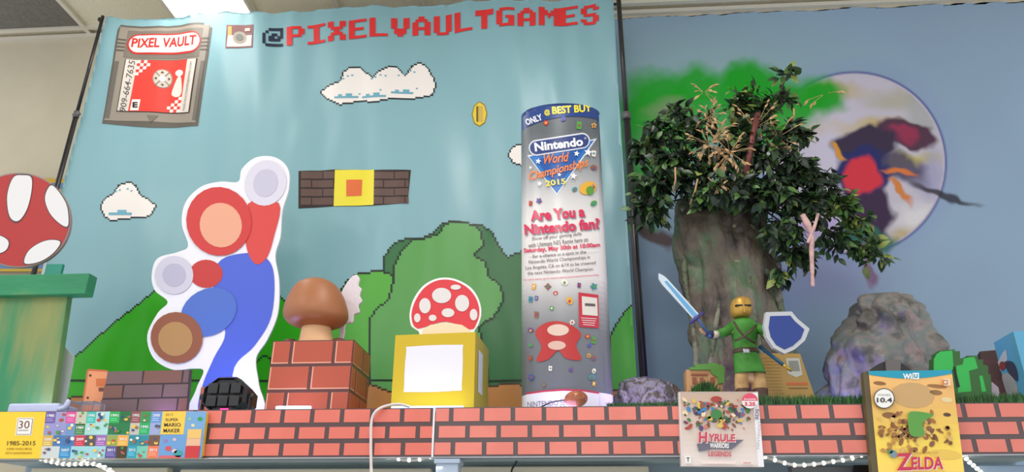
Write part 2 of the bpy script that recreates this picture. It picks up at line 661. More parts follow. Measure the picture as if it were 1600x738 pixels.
def fascia(name, x0, x1, joints, mortar, brick, label, zo=0):
    s = Surf(ymap(YF + zo), .0008)
    f = ymap(YF + zo)
    # base
    A, B = P(x0, 640, YF).x, P(x1, 640, YF).x
    body = bx((A, YF + zo, ZB), (B, YF + .012, ZT), .0006)
    H = ZT - ZB
    pitch = joints[1]
    gap = .0135
    rh = H / 3
    bmf = bmesh.new()
    # bricks drawn directly in metres
    k = 0
    cl = s.cl
    X0 = P(joints[0], 650, YF).x
    for row in range(3):
        zt = ZT - row * rh - (.003 if row == 0 else gap * .5)
        zb = ZT - (row + 1) * rh + (gap * .5 if row < 2 else .006)
        shift = pitch / 2 if row == 1 else 0
        n0 = int((A - X0) / pitch) - 2
        for i in range(n0, n0 + int((B - A) / pitch) + 5):
            a = X0 + i * pitch + shift + gap / 2 + row * .004
            b = a + pitch - gap
            a2, b2 = max(a, A + .001), min(b, B - .001)
            if b2 - a2 < .006:
                continue
            y = YF + zo - .0009
            random.seed(i * 7 + row)
            j = random.uniform(.96, 1.03)
            vs = [bmf.verts.new(p) for p in ((a2, y, zb), (b2, y, zb), (b2, y, zt), (a2, y, zt))]
            fc = bmf.faces.new(vs)
    me = bpy.data.meshes.new('tmp')
    bmf.to_mesh(me); bmf.free()
    base = obj(name, body, [mat('mortar_' + name + str(x0), mortar, .5), mat('brick_' + name + str(x0), brick, .42, c2=tuple(min(255, c + 7) for c in brick), scale=8)])
    bm2 = bmesh.new(); bm2.from_mesh(base.data)
    n = len(bm2.faces)
    bm2.from_mesh(me)
    bm2.faces.ensure_lookup_table()
    for i in range(n, len(bm2.faces)):
        bm2.faces[i].material_index = 1
    bm2.to_mesh(base.data); bm2.free()
    s.bm.free()
    return tag(base, label, 'shelf edge panel')


pit = P(488, 650, YF).x - P(441.7, 650, YF).x
fascia('brick_print_panel', -60, 679, (441.7, pit), (88, 66, 68), (226, 116, 100), 'red brick print strip along the left half of the shelf edge, darker mortar')
pit2 = P(850, 650, YF).x - P(801.5, 650, YF).x
fascia('brick_print_panel', 681, 1680, (801.5, pit2), (96, 80, 82), (228, 128, 114), 'red brick print strip along the right half of the shelf edge, starting at the post', zo=-.003)
edge = obj('edge_strip', bx((P(677.5, 640, YF).x, YF - .006, ZB - .001), (P(680.5, 640, YF).x, YF + .001, ZT + .001), .0006), mat('white_card', (238, 236, 240), .5))
tag(edge, 'thin white vertical card edge where the two brick print strips meet', 'card strip')
bm = bx((XA, YF - .004, ZB - .0025), (XB, YF + .012, ZB + .0), .0008)
tag(obj('metal_lip', bm, mat('pale_metal', (200, 204, 214), .3, metal=.4)), 'thin pale metal lip running under the brick print strips', 'shelf lip')

# ------------------------------------------------------------------ banner
BX0, BX1 = P(167, 32, YB).x, P(958, 0, YB).x
BZ1 = (P(167, 30, YB).z + P(955, -5, YB).z) / 2
BZ0 = ZS + .02


def wav(x, z):
    t = (x - BX0) / (BX1 - BX0)
    u = (BZ1 - z) / (BZ1 - BZ0)
    y = .013 * math.sin(x * 9 + 2.2 * math.sin(z * 1.7)) * (.4 + .6 * math.exp(-u * 1.2))
    y += .0045 * math.sin(x * 31 + z * 5 + 1.3 * math.sin(x * 4)) * math.exp(-u * 2.2)
    y += .010 * noise.noise(Vector((x * 3.1 + z * 1.3, z * 1.1 - x * .5, 3.3)))
    y += .0035 * noise.noise(Vector((x * 14, z * 4, 1.3))) * (1 + 2 * max(0, t - .8) * 5 + 2 * max(0, .1 - t) * 10)
    y += .02 * max(0, u - .75) * math.sin(x * 13 + z * 9) * 1.2
    y += .0025 * math.sin(x * 90) * math.exp(-u * 40)
    return y


def banner_map(px, py, off=0):
    p = P(px, py, YB)
    x = min(max(p.x, BX0), BX1)
    z = min(max(p.z, BZ0), BZ1 + .004 * math.sin(x * 40))
    return Vector((x, YB + wav(x, z) - off, z))


SK = (134, 176, 184)
S = Surf(banner_map, .0011, cut=6)
# sky cloth
S.poly([(90, -20), (1012, -20), (1012, 690), (60, 690)], SK, 0)
# hills, bushes and ground as plain pixel landscape
G1, G2, G3, G4 = (50, 168, 14), (92, 158, 82), (50, 108, 62), (20, 44, 26)
S.pixel([(96, 640), (96, 578), (180, 502), (250, 446), (330, 392), (400, 428), (470, 492), (520, 560), (560, 640)], 3, G1, G4, 1)
S.pixel([(455, 640), (455, 560), (480, 500), (520, 470), (540, 440), (556, 428), (580, 424), (600, 424), (616, 430), (622, 470), (640, 640)], 3.4, (86, 168, 60), G4, 2)
S.pixel([(560, 640), (556, 470), (596, 440), (600, 400), (616, 380), (640, 372), (660, 372), (674, 366), (690, 350), (716, 344), (730, 352), (752, 348), (770, 362), (786, 392),
         (792, 400), (830, 384), (840, 640)], 3.4, G3, (24, 50, 34), 1)
S.pixel([(575, 640), (576, 500), (588, 482), (606, 470), (614, 440), (616, 412), (628, 392), (648, 374), (668, 372), (684, 366), (698, 350), (716, 345), (740, 350), (754, 362), (756, 384), (742, 398),
         (760, 408), (764, 430), (784, 446), (788, 470), (772, 496), (750, 510), (760, 560), (770, 640)], 3.4, G2, G4, 3)
S.pixel([(400, 640), (396, 570), (412, 554), (424, 560), (430, 640)], 3, G1, G4, 2)
S.pixel([(952, 640), (950, 530), (962, 506), (976, 486), (990, 470), (1004, 458), (1012, 450), (1012, 640)], 3, (76, 170, 60), G4, 2)
S.rect(100, 594, 940, 597, G4, 4)
S.pixel([(430, 690), (430, 618), (470, 606), (560, 612), (580, 600), (610, 612), (700, 610), (760, 604), (800, 598), (830, 606), (850, 690)], 3, (186, 124, 66), (70, 44, 30), 5)
S.pixel([(100, 690), (100, 622), (160, 618), (240, 626), (300, 690)], 3, (186, 124, 66), (70, 44, 30), 5)
S.pixel([(948, 690), (948, 612), (980, 604), (1012, 610), (1012, 690)], 3, (186, 124, 66), (70, 44, 30), 5)
# clouds
CW, CE, CB = (240, 232, 226), (40, 44, 48), (112, 170, 190)
S.pixel([(498, 142), (512, 132), (530, 126), (536, 112), (548, 104), (564, 106), (576, 116), (584, 122), (592, 114), (606, 106), (622, 106), (634, 118), (642, 104), (656, 96), (668, 104), (680, 124),
         (682, 132), (676, 150), (660, 154), (640, 158), (610, 158), (590, 162), (560, 160), (530, 164), (510, 154)], 2.5, CW, CE, 1)
for a, b, c in ((522, 150, 38), (566, 151, 38), (612, 145, 34)):
    S.rect(a, b, a + c, b + 3, CB, 2); S.rect(a + 6, b - 3, a + 12, b, CB, 2); S.rect(a + 18, b - 4, a + 28, b, CB, 2)
S.pixel([(157, 326), (164, 312), (178, 304), (188, 290), (204, 284), (216, 292), (222, 306), (234, 312), (246, 322), (240, 336), (226, 344), (206, 344), (190, 346), (176, 348), (164, 340)], 2.5, CW, CE, 1)
S.rect(172, 334, 208, 338, CB, 2); S.rect(186, 330, 200, 334, CB, 2)
S.pixel([(792, 240), (800, 230), (812, 224), (826, 226), (840, 240), (836, 256), (816, 260), (800, 254)], 2.5, CW, CE, 1)
for x, y in ((530, 124), (535, 122), (542, 118), (549, 117), (580, 124), (586, 122), (594, 119), (602, 120), (622, 118), (628, 115), (640, 110), (646, 112), (182, 300), (188, 298), (200, 296), (206, 299), (560, 146), (594, 142), (650, 138)):
    S.rect(x, y, x + 3.2, y + 2.2, CB, 2)
# coin and block row, plain
S.ell(749, 177, 12.5, 20, (150, 124, 40), 1, n=8)
S.ell(749, 177, 10.8, 18, (226, 200, 66), 2, n=8)
S.rect(744, 165, 747, 189, (110, 88, 30), 3); S.rect(748, 165, 754, 189, (206, 170, 90), 3)


def brow(f0, x0, x1, rows, bw, col, layer):
    for r in range(rows):
        for i in range(-1, int((x1 - x0) / bw) + 2):
            a = x0 + i * bw + (bw / 2 if r % 2 else 0) + .8
            b = a + bw - 1.6
            a, b = max(a, x0 + .6), min(b, x1 - .6)
            if b - a > 2:
                S.poly([f0(a, r / rows + .02), f0(b, r / rows + .02), f0(b, (r + 1) / rows - .025), f0(a, (r + 1) / rows - .025)], col, layer)


fr = lambda x, t: (x, 268 + (x - 467) * .0 - 2 * math.sin((x - 467) / 175 * 5) + t * (55 if x < 530 else 52))
S.poly([(467, 268), (523, 264), (580, 266), (643, 268), (638, 320), (580, 322), (522, 322), (467, 327)], (46, 34, 32), 1)
brow(fr, 470, 523, 4, 34, (98, 74, 68), 2)
brow(fr, 583, 640, 4, 34, (98, 74, 68), 2)
S.poly([(523, 265), (585, 266), (584, 321), (521, 322)], (238, 220, 60), 3)
S.poly([(541, 281), (566, 281), (565, 306), (541, 307)], (226, 110, 60), 4)
# top lettering in a pixel face
FONT = {'@': ['0011111', '0100001', '1001101', '1011011', '1011110', '1000000', '0111111'],
        'P': ['111110', '110011', '110011', '111110', '110000', '110000', '110000'], 'I': ['111111', '001100', '001100', '001100', '001100', '001100', '111111'],
        'X': ['110011', '110011', '011110', '001100', '011110', '110011', '110011'], 'E': ['111111', '110000', '110000', '111110', '110000', '110000', '111111'],
        'L': ['110000', '110000', '110000', '110000', '110000', '110000', '111111'], 'V': ['110011', '110011', '110011', '110011', '011110', '011110', '001100'],
        'A': ['001100', '011110', '110011', '110011', '111111', '110011', '110011'], 'U': ['110011', '110011', '110011', '110011', '110011', '110011', '011110'],
        'T': ['111111', '111111', '001100', '001100', '001100', '001100', '001100'], 'G': ['011111', '110000', '110000', '110111', '110011', '110011', '011111'],
        'M': ['1100011', '1110111', '1111111', '1101011', '1100011', '1100011', '1100011'], 'S': ['011110', '110011', '110000', '011110', '000011', '110011', '011110']}


def pixtext(s, x, base, adv, cw, ch, col, layer):
    for ch_ in s:
        g_ = FONT[ch_]
        for r, row in enumerate(g_):
            i = 0
            while i < len(row):
                if row[i] == '1':
                    k = i
                    while k < len(row) and row[k] == '1':
                        k += 1
                    xa, xb = x + i * cw, x + k * cw
                    y = lambda X: base(X) - (len(g_) - r) * ch
                    S.poly([(xa, y(xa)), (xb, y(xb)), (xb, y(xb) + ch * 1.04), (xa, y(xa) + ch * 1.04)], col, layer)
                    i = k
                else:
                    i += 1
        x += adv


RD = (222, 48, 50)
base = lambda X: 73 - (X - 410) * .0735 + 3.0 * math.sin((X - 410) / 520 * math.pi) * .0
pixtext('@', 411, base, 30, 4.3, 4.1, (34, 40, 62), 3)
pixtext('PIXELVAULTGAMES', 447, base, 32.9, 4.7, 4.15, RD, 3)
# camera badge
S.poly([(356, 42), (397, 40), (396, 76), (354, 78)], (110, 40, 40), 2)
S.poly([(358, 58), (395, 57), (394, 74), (356, 76)], (236, 196, 190), 3)
S.poly([(358, 44), (364, 44), (364, 58), (358, 58)], (216, 150, 60), 3)
S.ell(376, 61, 10.5, 9.5, (150, 140, 124), 4); S.ell(376, 61, 6, 5.4, (96, 96, 90), 5)
S.rect(384, 46, 392, 51, (226, 180, 170), 4)


# grey cartridge badge
def Q(u, v):
    """cartridge frame: u,v in 0..1 over the badge"""
    tl, tr, br, bl = (187, 40), (334, 36), (307, 200), (161, 200)
    a = (tl[0] + (tr[0] - tl[0]) * u, tl[1] + (tr[1] - tl[1]) * u)
    b = (bl[0] + (br[0] - bl[0]) * u, bl[1] + (br[1] - bl[1]) * u)
    return (a[0] + (b[0] - a[0]) * v, a[1] + (b[1] - a[1]) * v)


def QR(u0, v0, u1, v1, col, layer):
    S.poly([Q(u0, v0), Q(u1, v0), Q(u1, v1), Q(u0, v1)], col, layer)


S.poly([Q(.0, .05), Q(0.02, 0), Q(.90, 0), Q(.91, .05), Q(1, .05), Q(1, .97), Q(.5, 1.0), Q(0, .97)], (98, 92, 84), 2)
QR(.02, .02, .97, .94, (150, 140, 128), 3)
QR(.1, .05, .9, .32, (122, 114, 104), 4)
for k in range(4):
    QR(.02, .14 + .035 * k, .1, .155 + .035 * k, (92, 86, 78), 4); QR(.9, .14 + .035 * k, .98, .155 + .035 * k, (92, 86, 78), 4)
QR(.02, .36, .07, .92, (110, 104, 96), 4); QR(.93, .36, .97, .92, (110, 104, 96), 4)


def pill(u0, v0, u1, v1, col, layer):
    pts = []
    r = (v1 - v0) / 2
    ru = r * 1.05
    for k in range(9):
        t = math.pi / 2 + math.pi * k / 8
        pts.append(Q(u0 + ru + ru * math.cos(t), (v0 + v1) / 2 - r * math.sin(t)))
    for k in range(9):
        t = -math.pi / 2 + math.pi * k / 8
        pts.append(Q(u1 - ru + ru * math.cos(t), (v0 + v1) / 2 - r * math.sin(t)))
    S.poly(pts, col, layer)


pill(.115, .08, .9, .28, (196, 46, 44), 5); pill(.135, .095, .885, .262, (248, 238, 228), 6)
S.text('PIXEL VAULT', Q(.5, .18)[0] + 1, 65, 104, 15, (206, 44, 44), 7, ang=2, off=.03, shear=.2)
QR(.13, .335, .89, .85, (60, 50, 46), 5)
QR(.14, .34, .88, .845, (232, 66, 56), 6)
QR(.14, .34, .25, .845, (216, 206, 196), 7); QR(.78, .34, .88, .845, (216, 206, 196), 7)
for i in range(4):
    for j in range(5):
        if (i + j) % 2 == 0 and i + j < 6:
            QR(.25 + i * .035, .34 + j * .03, .285 + i * .035, .37 + j * .03, (236, 226, 216), 7)
            QR(.745 - i * .035, .815 - j * .03, .78 - i * .035, .845 - j * .03, (236, 226, 216), 7)
S.text('909-664-7635', Q(.197, .6)[0], Q(.197, .6)[1], 82, 9, (96, 90, 86), 8, ang=80, off=.005)
S.text('PIXELVAULTGAMES@GMAIL.COM', Q(.83, .6)[0], Q(.83, .6)[1], 76, 4.5, (130, 120, 112), 8, ang=80)
QR(.27, .73, .36, .84, (236, 230, 220), 8)
S.text('E', Q(.315, .785)[0], Q(.315, .785)[1], 8, 9, (40, 40, 40), 9, off=.04)
cx, cy = 253, 122
S.ell(cx, cy, 15, 15, (160, 140, 124), 7); S.ell(cx, cy, 13.6, 13.8, (206, 194, 180), 8)
S.ell(cx, cy, 5, 5, (236, 228, 218), 9)
for k in range(4):
    a = math.radians(45 + 90 * k)
    S.line([(cx + 5 * math.cos(a), cy + 5 * math.sin(a)), (cx + 14 * math.cos(a), cy + 14 * math.sin(a))], 1.2, (120, 104, 94), 9)
    b = math.radians(90 * k)
    ux, uy = math.cos(b), math.sin(b)
    S.poly([(cx + 12 * ux, cy + 12 * uy), (cx + 8.5 * ux - 2.6 * uy, cy + 8.5 * uy + 2.6 * ux), (cx + 8.5 * ux + 2.6 * uy, cy + 8.5 * uy - 2.6 * ux)], (80, 66, 60), 9)
S.ell(279, 113, 6.5, 5, (238, 228, 218), 8)
S.poly(spline([(276, 120), (282, 120), (283, 142), (278, 150), (269, 149), (267, 142)], 4, True), (226, 216, 206), 8)
S.poly([Q(.45, .88), Q(.57, .88), Q(.51, .95)], (120, 112, 102), 5)

# back of the cloth gives it thickness; hem and fine grid come from the cut
bmb = bmesh.new()
nx_, nz_ = 90, 70
vv = [[bmb.verts.new(Vector((BX0 + (BX1 - BX0) * i / nx_, 0, BZ0 + (BZ1 - BZ0) * j / nz_))) for i in range(nx_ + 1)] for j in range(nz_ + 1)]
for r_ in vv:
    for v in r_:
        v.co.y = YB + wav(v.co.x, v.co.z) + .004
for j in range(nz_):
    for i in range(nx_):
        bmb.faces.new((vv[j][i], vv[j][i + 1], vv[j + 1][i + 1], vv[j + 1][i]))
ban = S.build('vinyl_banner', VINYL, None, True, body=bmb, bodycol=(215, 225, 228))
tag(ban, 'huge light blue vinyl banner with red pixel lettering, hung between black poles', 'banner')

black = mat('black_pole', (38, 34, 36), .35, c2=(30, 28, 30), scale=9, spec=.5)
bs = empty('banner_stand', (BX0, YB + .03, ZS), 'tall black telescopic pole frame holding the big banner at both sides', 'banner stand')
for k, (a, b, r) in enumerate(((P(163, 30, YB - .02), BX0 - .012, .0095), (P(963, -6, YB - .04), BX1 + .022, .0135))):
    yy = YB - .02 if k == 0 else YB - .05
    zc = P(128, 182, YB).z if k == 0 else P(982, 190, YB).z
    bm = bmesh.new()
    add_tube(bm, [(b, yy, zc), (b, yy, a.z + .02)], r * .85, 14)
    obj('upper_pole', bm, black, bs, True)
    bm = bmesh.new()
    add_tube(bm, [(b, yy, ZS), (b, yy, zc)], r * 1.2, 14)
    obj('lower_pole', bm, black, bs, True)
    bm = bmesh.new()
    add_tube(bm, [(b, yy, zc - .02), (b, yy, zc + .015)], r * 1.45, 14)
    add_tube(bm, [(b - .02, yy, zc), (b + .02, yy, zc)], r * .5, 10)
    cr = obj('collar', bm, mat('grey_plastic', (90, 86, 88), .4), bs, True)
    bm = bmesh.new()
    add_tube(bm, [(b, yy, ZS), (b, yy, ZS + .02)], [r * 2.6, r * 1.4], 16)
    obj('foot', bm, black, bs, True)
bm = bmesh.new()
add_tube(bm, [(BX0 - .03, YB + .03, BZ1 - .022), (BX1 + .03, YB + .03, BZ1 - .022)], .008, 12)
obj('crossbar', bm, black, bs, True)
bm = bmesh.new()
bmesh.ops.create_icosphere(bm, subdivisions=2, radius=.013, matrix=Matrix.Translation((BX0 - .03, YB - .01, BZ1 - .01)))
obj('knob', bm, black, bs, True)

# ------------------------------------------------------------------ left corner: picture, plain ball on a green pedestal
s = Surf(ymap(YW - .03), .0008)
s.rect(-60, 281, 101, 286, (196, 160, 40), 1)
s.rect(-60, 286, 101, 420, (92, 122, 162), 1)
for (x, y, r, c) in ((10, 300, 7, (120, 100, 50)), (22, 322, 9, (60, 74, 96)), (6, 345, 8, (170, 70, 50)), (20, 370, 10, (60, 120, 80)), (14, 396, 8, (190, 150, 60)), (92, 300, 7, (180, 150, 80)), (88, 330, 6, (60, 120, 70))):
    s.star(x, y, r, c, 2, ang=20, n=6, inner=.7)
tag(s.build('poster', INK, body=slab([(-60, 279), (103, 279), (103, 424), (-60, 424)], YW - .03, .008), bodycol=(190, 156, 44)), 'blue picture with a yellow top edge behind the round red and white board', 'poster')

YP = 2.42
# square green pedestal with an overhanging top
ped = empty('green_pedestal', (P(40, 640, YP).x, YP + .1, ZS), 'tall green painted pedestal with an overhanging square top at the left edge', 'pedestal')
gm = mat('green_paint', (26, 126, 84), .5, c2=[(50, 134, 86), (124, 142, 84), (146, 148, 84)], scale=2.2, lo=.36, hi=.6, stretch=(2.2, 1, .35), bump=.15, bscale=30, detail=6)
bm = bmesh.new()
a, b = P(-60, 455, YP), P(107, 455, YP)
c_, d_ = P(-60, 636, YP), P(82, 636, YP)
z1 = P(60, 462, YP).z
vs = []
for (x0, x1, z) in ((c_.x - .02, d_.x, ZS), (a.x - .02, b.x, z1 + .01)):
    dp = .03
    y0 = YP + (.0 if z > ZS else .0)
    vs.append([bm.verts.new(q) for q in ((x0, y0, z), (x1, y0, z), (x1, y0 + dp, z), (x0, y0 + dp, z))])
for k in range(4):
    bm.faces.new((vs[0][k], vs[0][(k + 1) % 4], vs[1][(k + 1) % 4], vs[1][k]))
bm.faces.new(vs[0][::-1]); bm.faces.new(vs[1])
bmesh.ops.bevel(bm, geom=bm.edges[:], offset=.003, segments=2, affect='EDGES', profile=.5)
obj('body', bm, gm, ped)
zt = P(136, 427, YP - .03).z
xr = P(137, 440, YP - .03).x
obj('top', bx((P(-70, 440, YP).x, YP - .03, P(136, 459, YP - .03).z), (xr, YP + .02, zt), .003),
    mat('green_paint_top', (34, 128, 84), .5, c2=[(44, 140, 92), (104, 148, 88)], scale=2.5, lo=.4, hi=.66, stretch=(1, 1, 3), bump=.15, bscale=30, detail=6), ped)
# round painted board
YQ = YP - .01
circ = [(29 + 81 * math.cos(2 * math.pi * k / 72), 344 + 74 * math.sin(2 * math.pi * k / 72)) for k in range(72)]
bs_ = Surf(ymap(YQ), .0009)
bs_.poly([(29 + (x - 29) * .975, 344 + (y - 344) * .975) for x, y in circ], (178, 50, 48), 1)
for pt in ([(78, 288), (90, 296), (104, 318), (108, 340), (106, 356), (92, 350), (76, 332), (69, 308)], [(37, 413), (42, 394), (60, 380), (80, 374), (96, 378), (84, 396), (62, 410)],
           [(20, 276), (36, 272), (50, 276), (50, 300), (42, 330), (28, 348), (14, 340), (10, 306)], [(-30, 372), (-6, 366), (14, 376), (10, 392), (-10, 398), (-34, 392)]):
    o_ = spline(pt, 5, True)
    cx_, cy_ = sum(p[0] for p in o_) / len(o_), sum(p[1] for p in o_) / len(o_)
    bs_.poly(o_, (84, 66, 70), 2)
    bs_.poly([(cx_ + (x - cx_) * .94, cy_ + (y - cy_) * .94) for x, y in o_], (228, 226, 226), 3)
tag(bs_.build('round_board', INK, body=slab(circ, YQ, .012), bodycol=(150, 130, 128)), 'large round dark red painted board with white patches standing on the green pedestal', 'board')
bm = bx((P(66, 420, YQ).x, YQ + .014, zt), (P(92, 420, YQ).x, YQ + .028, P(60, 411, YQ).z), .002)
tag(obj('wedge_block', bm, mat('teal_paint', (40, 140, 120), .5)), 'small teal block wedged under the round red and white board', 'block')

# small things low at the left
lav = mat('white_wrap_violet_lit', (196, 204, 240), .5, bump=.4, bscale=18)  # white plastic with the violet light tinted into its colour
bm = bmesh.new()
add_box(bm, (P(22, 640, 2.26).x, 2.23, ZS), (P(100, 640, 2.26).x, 2.33, P(60, 632, 2.25).z), .006)
o = obj('folded_wrapper', bm, lav); tag(o, 'low folded white packet painted as lit violet at the foot of the green pedestal', 'packet')
bm = bmesh.new()
add_tube(bm, spline([tuple(P(92, 640, 2.235)), tuple(P(101, 637, 2.235)), tuple(P(106, 630, 2.235)), tuple(P(106, 624, 2.235))], 5), [.008] * 13 + [.004, .003, .002], 8)
tag(obj('white_hook', bm, lav, None, True), 'small curled white plastic hook beside the folded white packet', 'hook')
glass = mat('clear_plastic', (235, 235, 250), .08, trans=.9)
bm = bmesh.new()
a, b = P(112, 628, 2.25), P(150, 628, 2.25)
for x in (a.x, (a.x + b.x) / 2, b.x):
    add_box(bm, (x - .0015, 2.24, ZS), (x + .0015, 2.30, a.z), .0004)
add_box(bm, (a.x, 2.24, a.z - .003), (b.x, 2.30, a.z), .0004)
tag(obj('acrylic_riser', bm, glass), 'small clear plastic riser in front of the orange card', 'riser')
s = Surf(ymap(2.38), .0008)
o1 = [(137, 578), (168, 580), (172, 646), (127, 646)]
s.poly(o1, (230, 150, 104), 1)
s.line([(137, 578), (168, 580)], 2.4, (200, 100, 60), 2); s.line([(137, 578), (127, 646)], 2, (200, 110, 70), 2)
s.rect(150, 592, 166, 604, (206, 110, 60), 2); s.rect(154, 606, 164, 612, (120, 62, 50), 2)
s.ell(141, 587, 2, 2, (80, 50, 40), 2); s.ell(137, 622, 2, 2, (80, 50, 40), 2)
tag(s.build('orange_card', INK, body=slab(o1, 2.38, .006), bodycol=(220, 130, 90)), 'small upright orange card left of the dark brick board', 'card')
# white leaning panel beside pedestal
bm = slab([(98, 538), (115, 558), (100, 640), (80, 640)], 2.50, .006)
tag(obj('leaning_board', bm, mat('white_panel', (190, 196, 190), .5)), 'narrow pale board leaning between the green pedestal and the banner', 'panel')
# dark brick board
S2 = Surf(ymap(2.34), .0009)
ob = [(169, 581), (298, 578), (292, 646), (155, 646)]
S2.poly(ob, (60, 46, 54), 1)
for r in range(3):
    for i in range(-1, 4):
        y0, y1 = 581 + r * 22, 581 + (r + 1) * 22 - 2.5
        x0 = 168 - r * 4 + i * 62 + (-4 if r % 2 == 0 else -31)
        x1 = x0 + 59
        lo = 168 - r * 5; hi = 296 - r * 1.5
        x0, x1 = max(x0, lo), min(x1, hi)
        if x1 - x0 > 4:
            S2.poly([(x0, y0 - (x0 - 168) * .02), (x1, y0 - (x1 - 168) * .02), (x1 - 2, y1 - (x1 - 168) * .02), (x0 - 3, y1 - (x0 - 168) * .02)],
                    ((116, 92, 94), (124, 84, 76), (112, 88, 92))[(r + i) % 3], 2)
tag(S2.build('brick_board', INK, body=slab(ob, 2.34, .012), bodycol=(70, 52, 58)), 'flat board of dark brown bricks standing left of the black stage lamp', 'board')

# boxed timeline strip on the shelf edge
yb = YF - .022
tb = Surf(ymap(yb), .0007)


def W(u, v):
    """frame of the timeline box, u 0..320, v 0..74"""
    return (8 + u - v * .12 - (u - 0) * .0, 644 + v - u * .003)


def wr(u0, v0, u1, v1, col, l=1):
    tb.poly([W(u0, v0), W(u1, v0), W(u1, v1), W(u0, v1)], col, l)


outl = [W(-70, 0), W(312, 0), W(315, 3), W(315, 69), W(311, 73), W(-70, 73)]
wr(-70, 0, 64, 73, (248, 208, 46))
wr(64, 0, 314, 73, (150, 196, 214))
wr(20, 9, 46, 37, (250, 240, 220), 2); wr(21.5, 10.5, 44.5, 35.5, (90, 80, 74), 3); wr(22.2, 11.2, 43.8, 34.8, (246, 242, 236), 4)
tb.text('30', *W(32, 20), 17, 12, (120, 66, 64), 5, off=.0, skew=.12)
tb.text('ANNIVERSARY', *W(32, 29), 17, 2.2, (90, 80, 80), 5)
tb.text('1985-2015', *W(31, 49), 44, 7, (96, 74, 20), 3, off=.005, skew=.1)
tb.text('SUPER MARIO BROS.', *W(29, 58), 40, 3.4, (150, 112, 20), 3)
tb.text('30TH ANNIVERSARY', *W(29, 64.5), 42, 3.4, (150, 112, 20), 3)
tl = [(64, 0, 80, 18, (112, 92, 164), '1985'), (80, 0, 96, 18, (160, 156, 206), ''), (64, 18, 98, 36, (152, 150, 204), ''), (96, 0, 112, 18, (222, 84, 154), '1988'), (112, 0, 128, 20, (200, 200, 176), ''),
      (98, 18, 112, 36, (110, 150, 200), ''), (112, 19, 128, 36, (70, 130, 74), '1989'), (128, 0, 143, 18, (74, 188, 176), '1990'), (128, 18, 143, 36, (170, 218, 214), ''), (143, 0, 164, 36, (176, 222, 222), ''),
      (164, 0, 180, 18, (40, 172, 86), '1991'), (180, 0, 198, 18, (30, 110, 62), ''), (164, 18, 198, 36, (28, 122, 66), ''), (198, 0, 213, 18, (146, 84, 88), '1992'), (198, 18, 213, 36, (196, 192, 184), ''),
      (213, 0, 229, 18, (50, 150, 80), ''), (213, 18, 229, 36, (34, 170, 96), '1995'), (229, 0, 245, 18, (112, 150, 214), '2000'), (229, 18, 245, 36, (160, 170, 214), ''),
      (64, 37, 80, 54, (216, 176, 84), '2006'), (80, 37, 114, 54, (70, 120, 180), ''), (64, 54, 92, 73, (206, 214, 214), ''), (92, 54, 110, 73, (58, 142, 196), '2007'), (114, 37, 130, 54, (206, 52, 72), '2009'),
      (110, 54, 164, 73, (160, 214, 222), ''), (130, 37, 147, 54, (84, 80, 90), ''), (147, 37, 164, 54, (160, 104, 178), '2010'), (164, 37, 181, 54, (150, 170, 80), ''), (164, 54, 181, 73, (96, 84, 156), '2011'),
      (181, 37, 198, 54, (240, 172, 68), '2012'), (181, 54, 198, 73, (70, 54, 30), ''), (198, 37, 230, 54, (40, 140, 158), ''), (198, 54, 213, 73, (44, 160, 186), '2012'), (213, 54, 230, 73, (120, 200, 180), ''),
      (230, 37, 247, 54, (120, 82, 60), ''), (230, 54, 247, 73, (240, 122, 84), '2013')]
random.seed(5)
for u0, v0, u1, v1, c, t in tl:
    wr(u0, v0, u1, v1, c, 2)
    if t:
        tb.text(t, *W((u0 + u1) / 2, v0 + 6), (u1 - u0) * .7, 4.2, (245, 245, 245), 3, off=.02)
        for k in range(2):
            wr(u0 + 2, v0 + 10.5 + k * 3, u1 - 4 + k, v0 + 11.6 + k * 3, tuple(min(255, q + 70) for q in c), 3)
    else:
        for k in range(int((u1 - u0) * (v1 - v0) / 90)):
            rr = random.uniform(1.6, 3.4)
            x, y = random.uniform(u0 + rr, u1 - rr), random.uniform(v0 + rr, v1 - rr)
            tb.ell(*W(x, y), rr, rr * random.uniform(.5, 1), random.choice([(240, 236, 226), (200, 70, 60), (70, 150, 70), (240, 200, 80), (60, 80, 130), (150, 110, 80)]), 3 + k, n=10)
wr(247, 0, 283, 36, (250, 206, 76), 3)
tb.text('2015', *W(257, 5), 12, 4, (150, 116, 60), 4)
tb.text('SUPER', *W(262, 13), 20, 4.6, (84, 68, 40), 4, off=.01)
tb.text('MARIO', *W(264, 21), 26, 6, (60, 48, 40), 4, off=.015)
tb.text('MAKER', *W(264, 30), 26, 6, (60, 48, 40), 4, off=.015)
wr(247, 36, 315, 73, (110, 160, 214), 2); wr(283, 0, 315, 36, (120, 170, 216), 2)
for x, y, rr, c in ((262, 58, 5, (214, 80, 90)), (272, 62, 4, (236, 200, 200)), (256, 46, 3, (160, 120, 180)), (270, 44, 3, (226, 190, 200)), (278, 66, 7, (60, 160, 160)), (290, 12, 3, (150, 200, 160)), (306, 12, 4, (40, 160, 70)), (296, 22, 3, (230, 220, 170))):
    tb.ell(*W(x, y), rr, rr * .8, c, 3, n=12)
wr(249, 69, 283, 73, (220, 100, 110), 3)
wr(289, 28, 311, 42, (240, 196, 110), 4); wr(289, 42, 311, 54, (236, 186, 150), 3); wr(289, 54, 311, 73, (208, 52, 56), 5)
tag(tb.build('timeline_box', INK_GLOSS, body=slab(outl, yb, .016), bodycol=(220, 190, 60)), 'long flat yellow box of multicoloured year tiles on the shelf edge, far left', 'box')

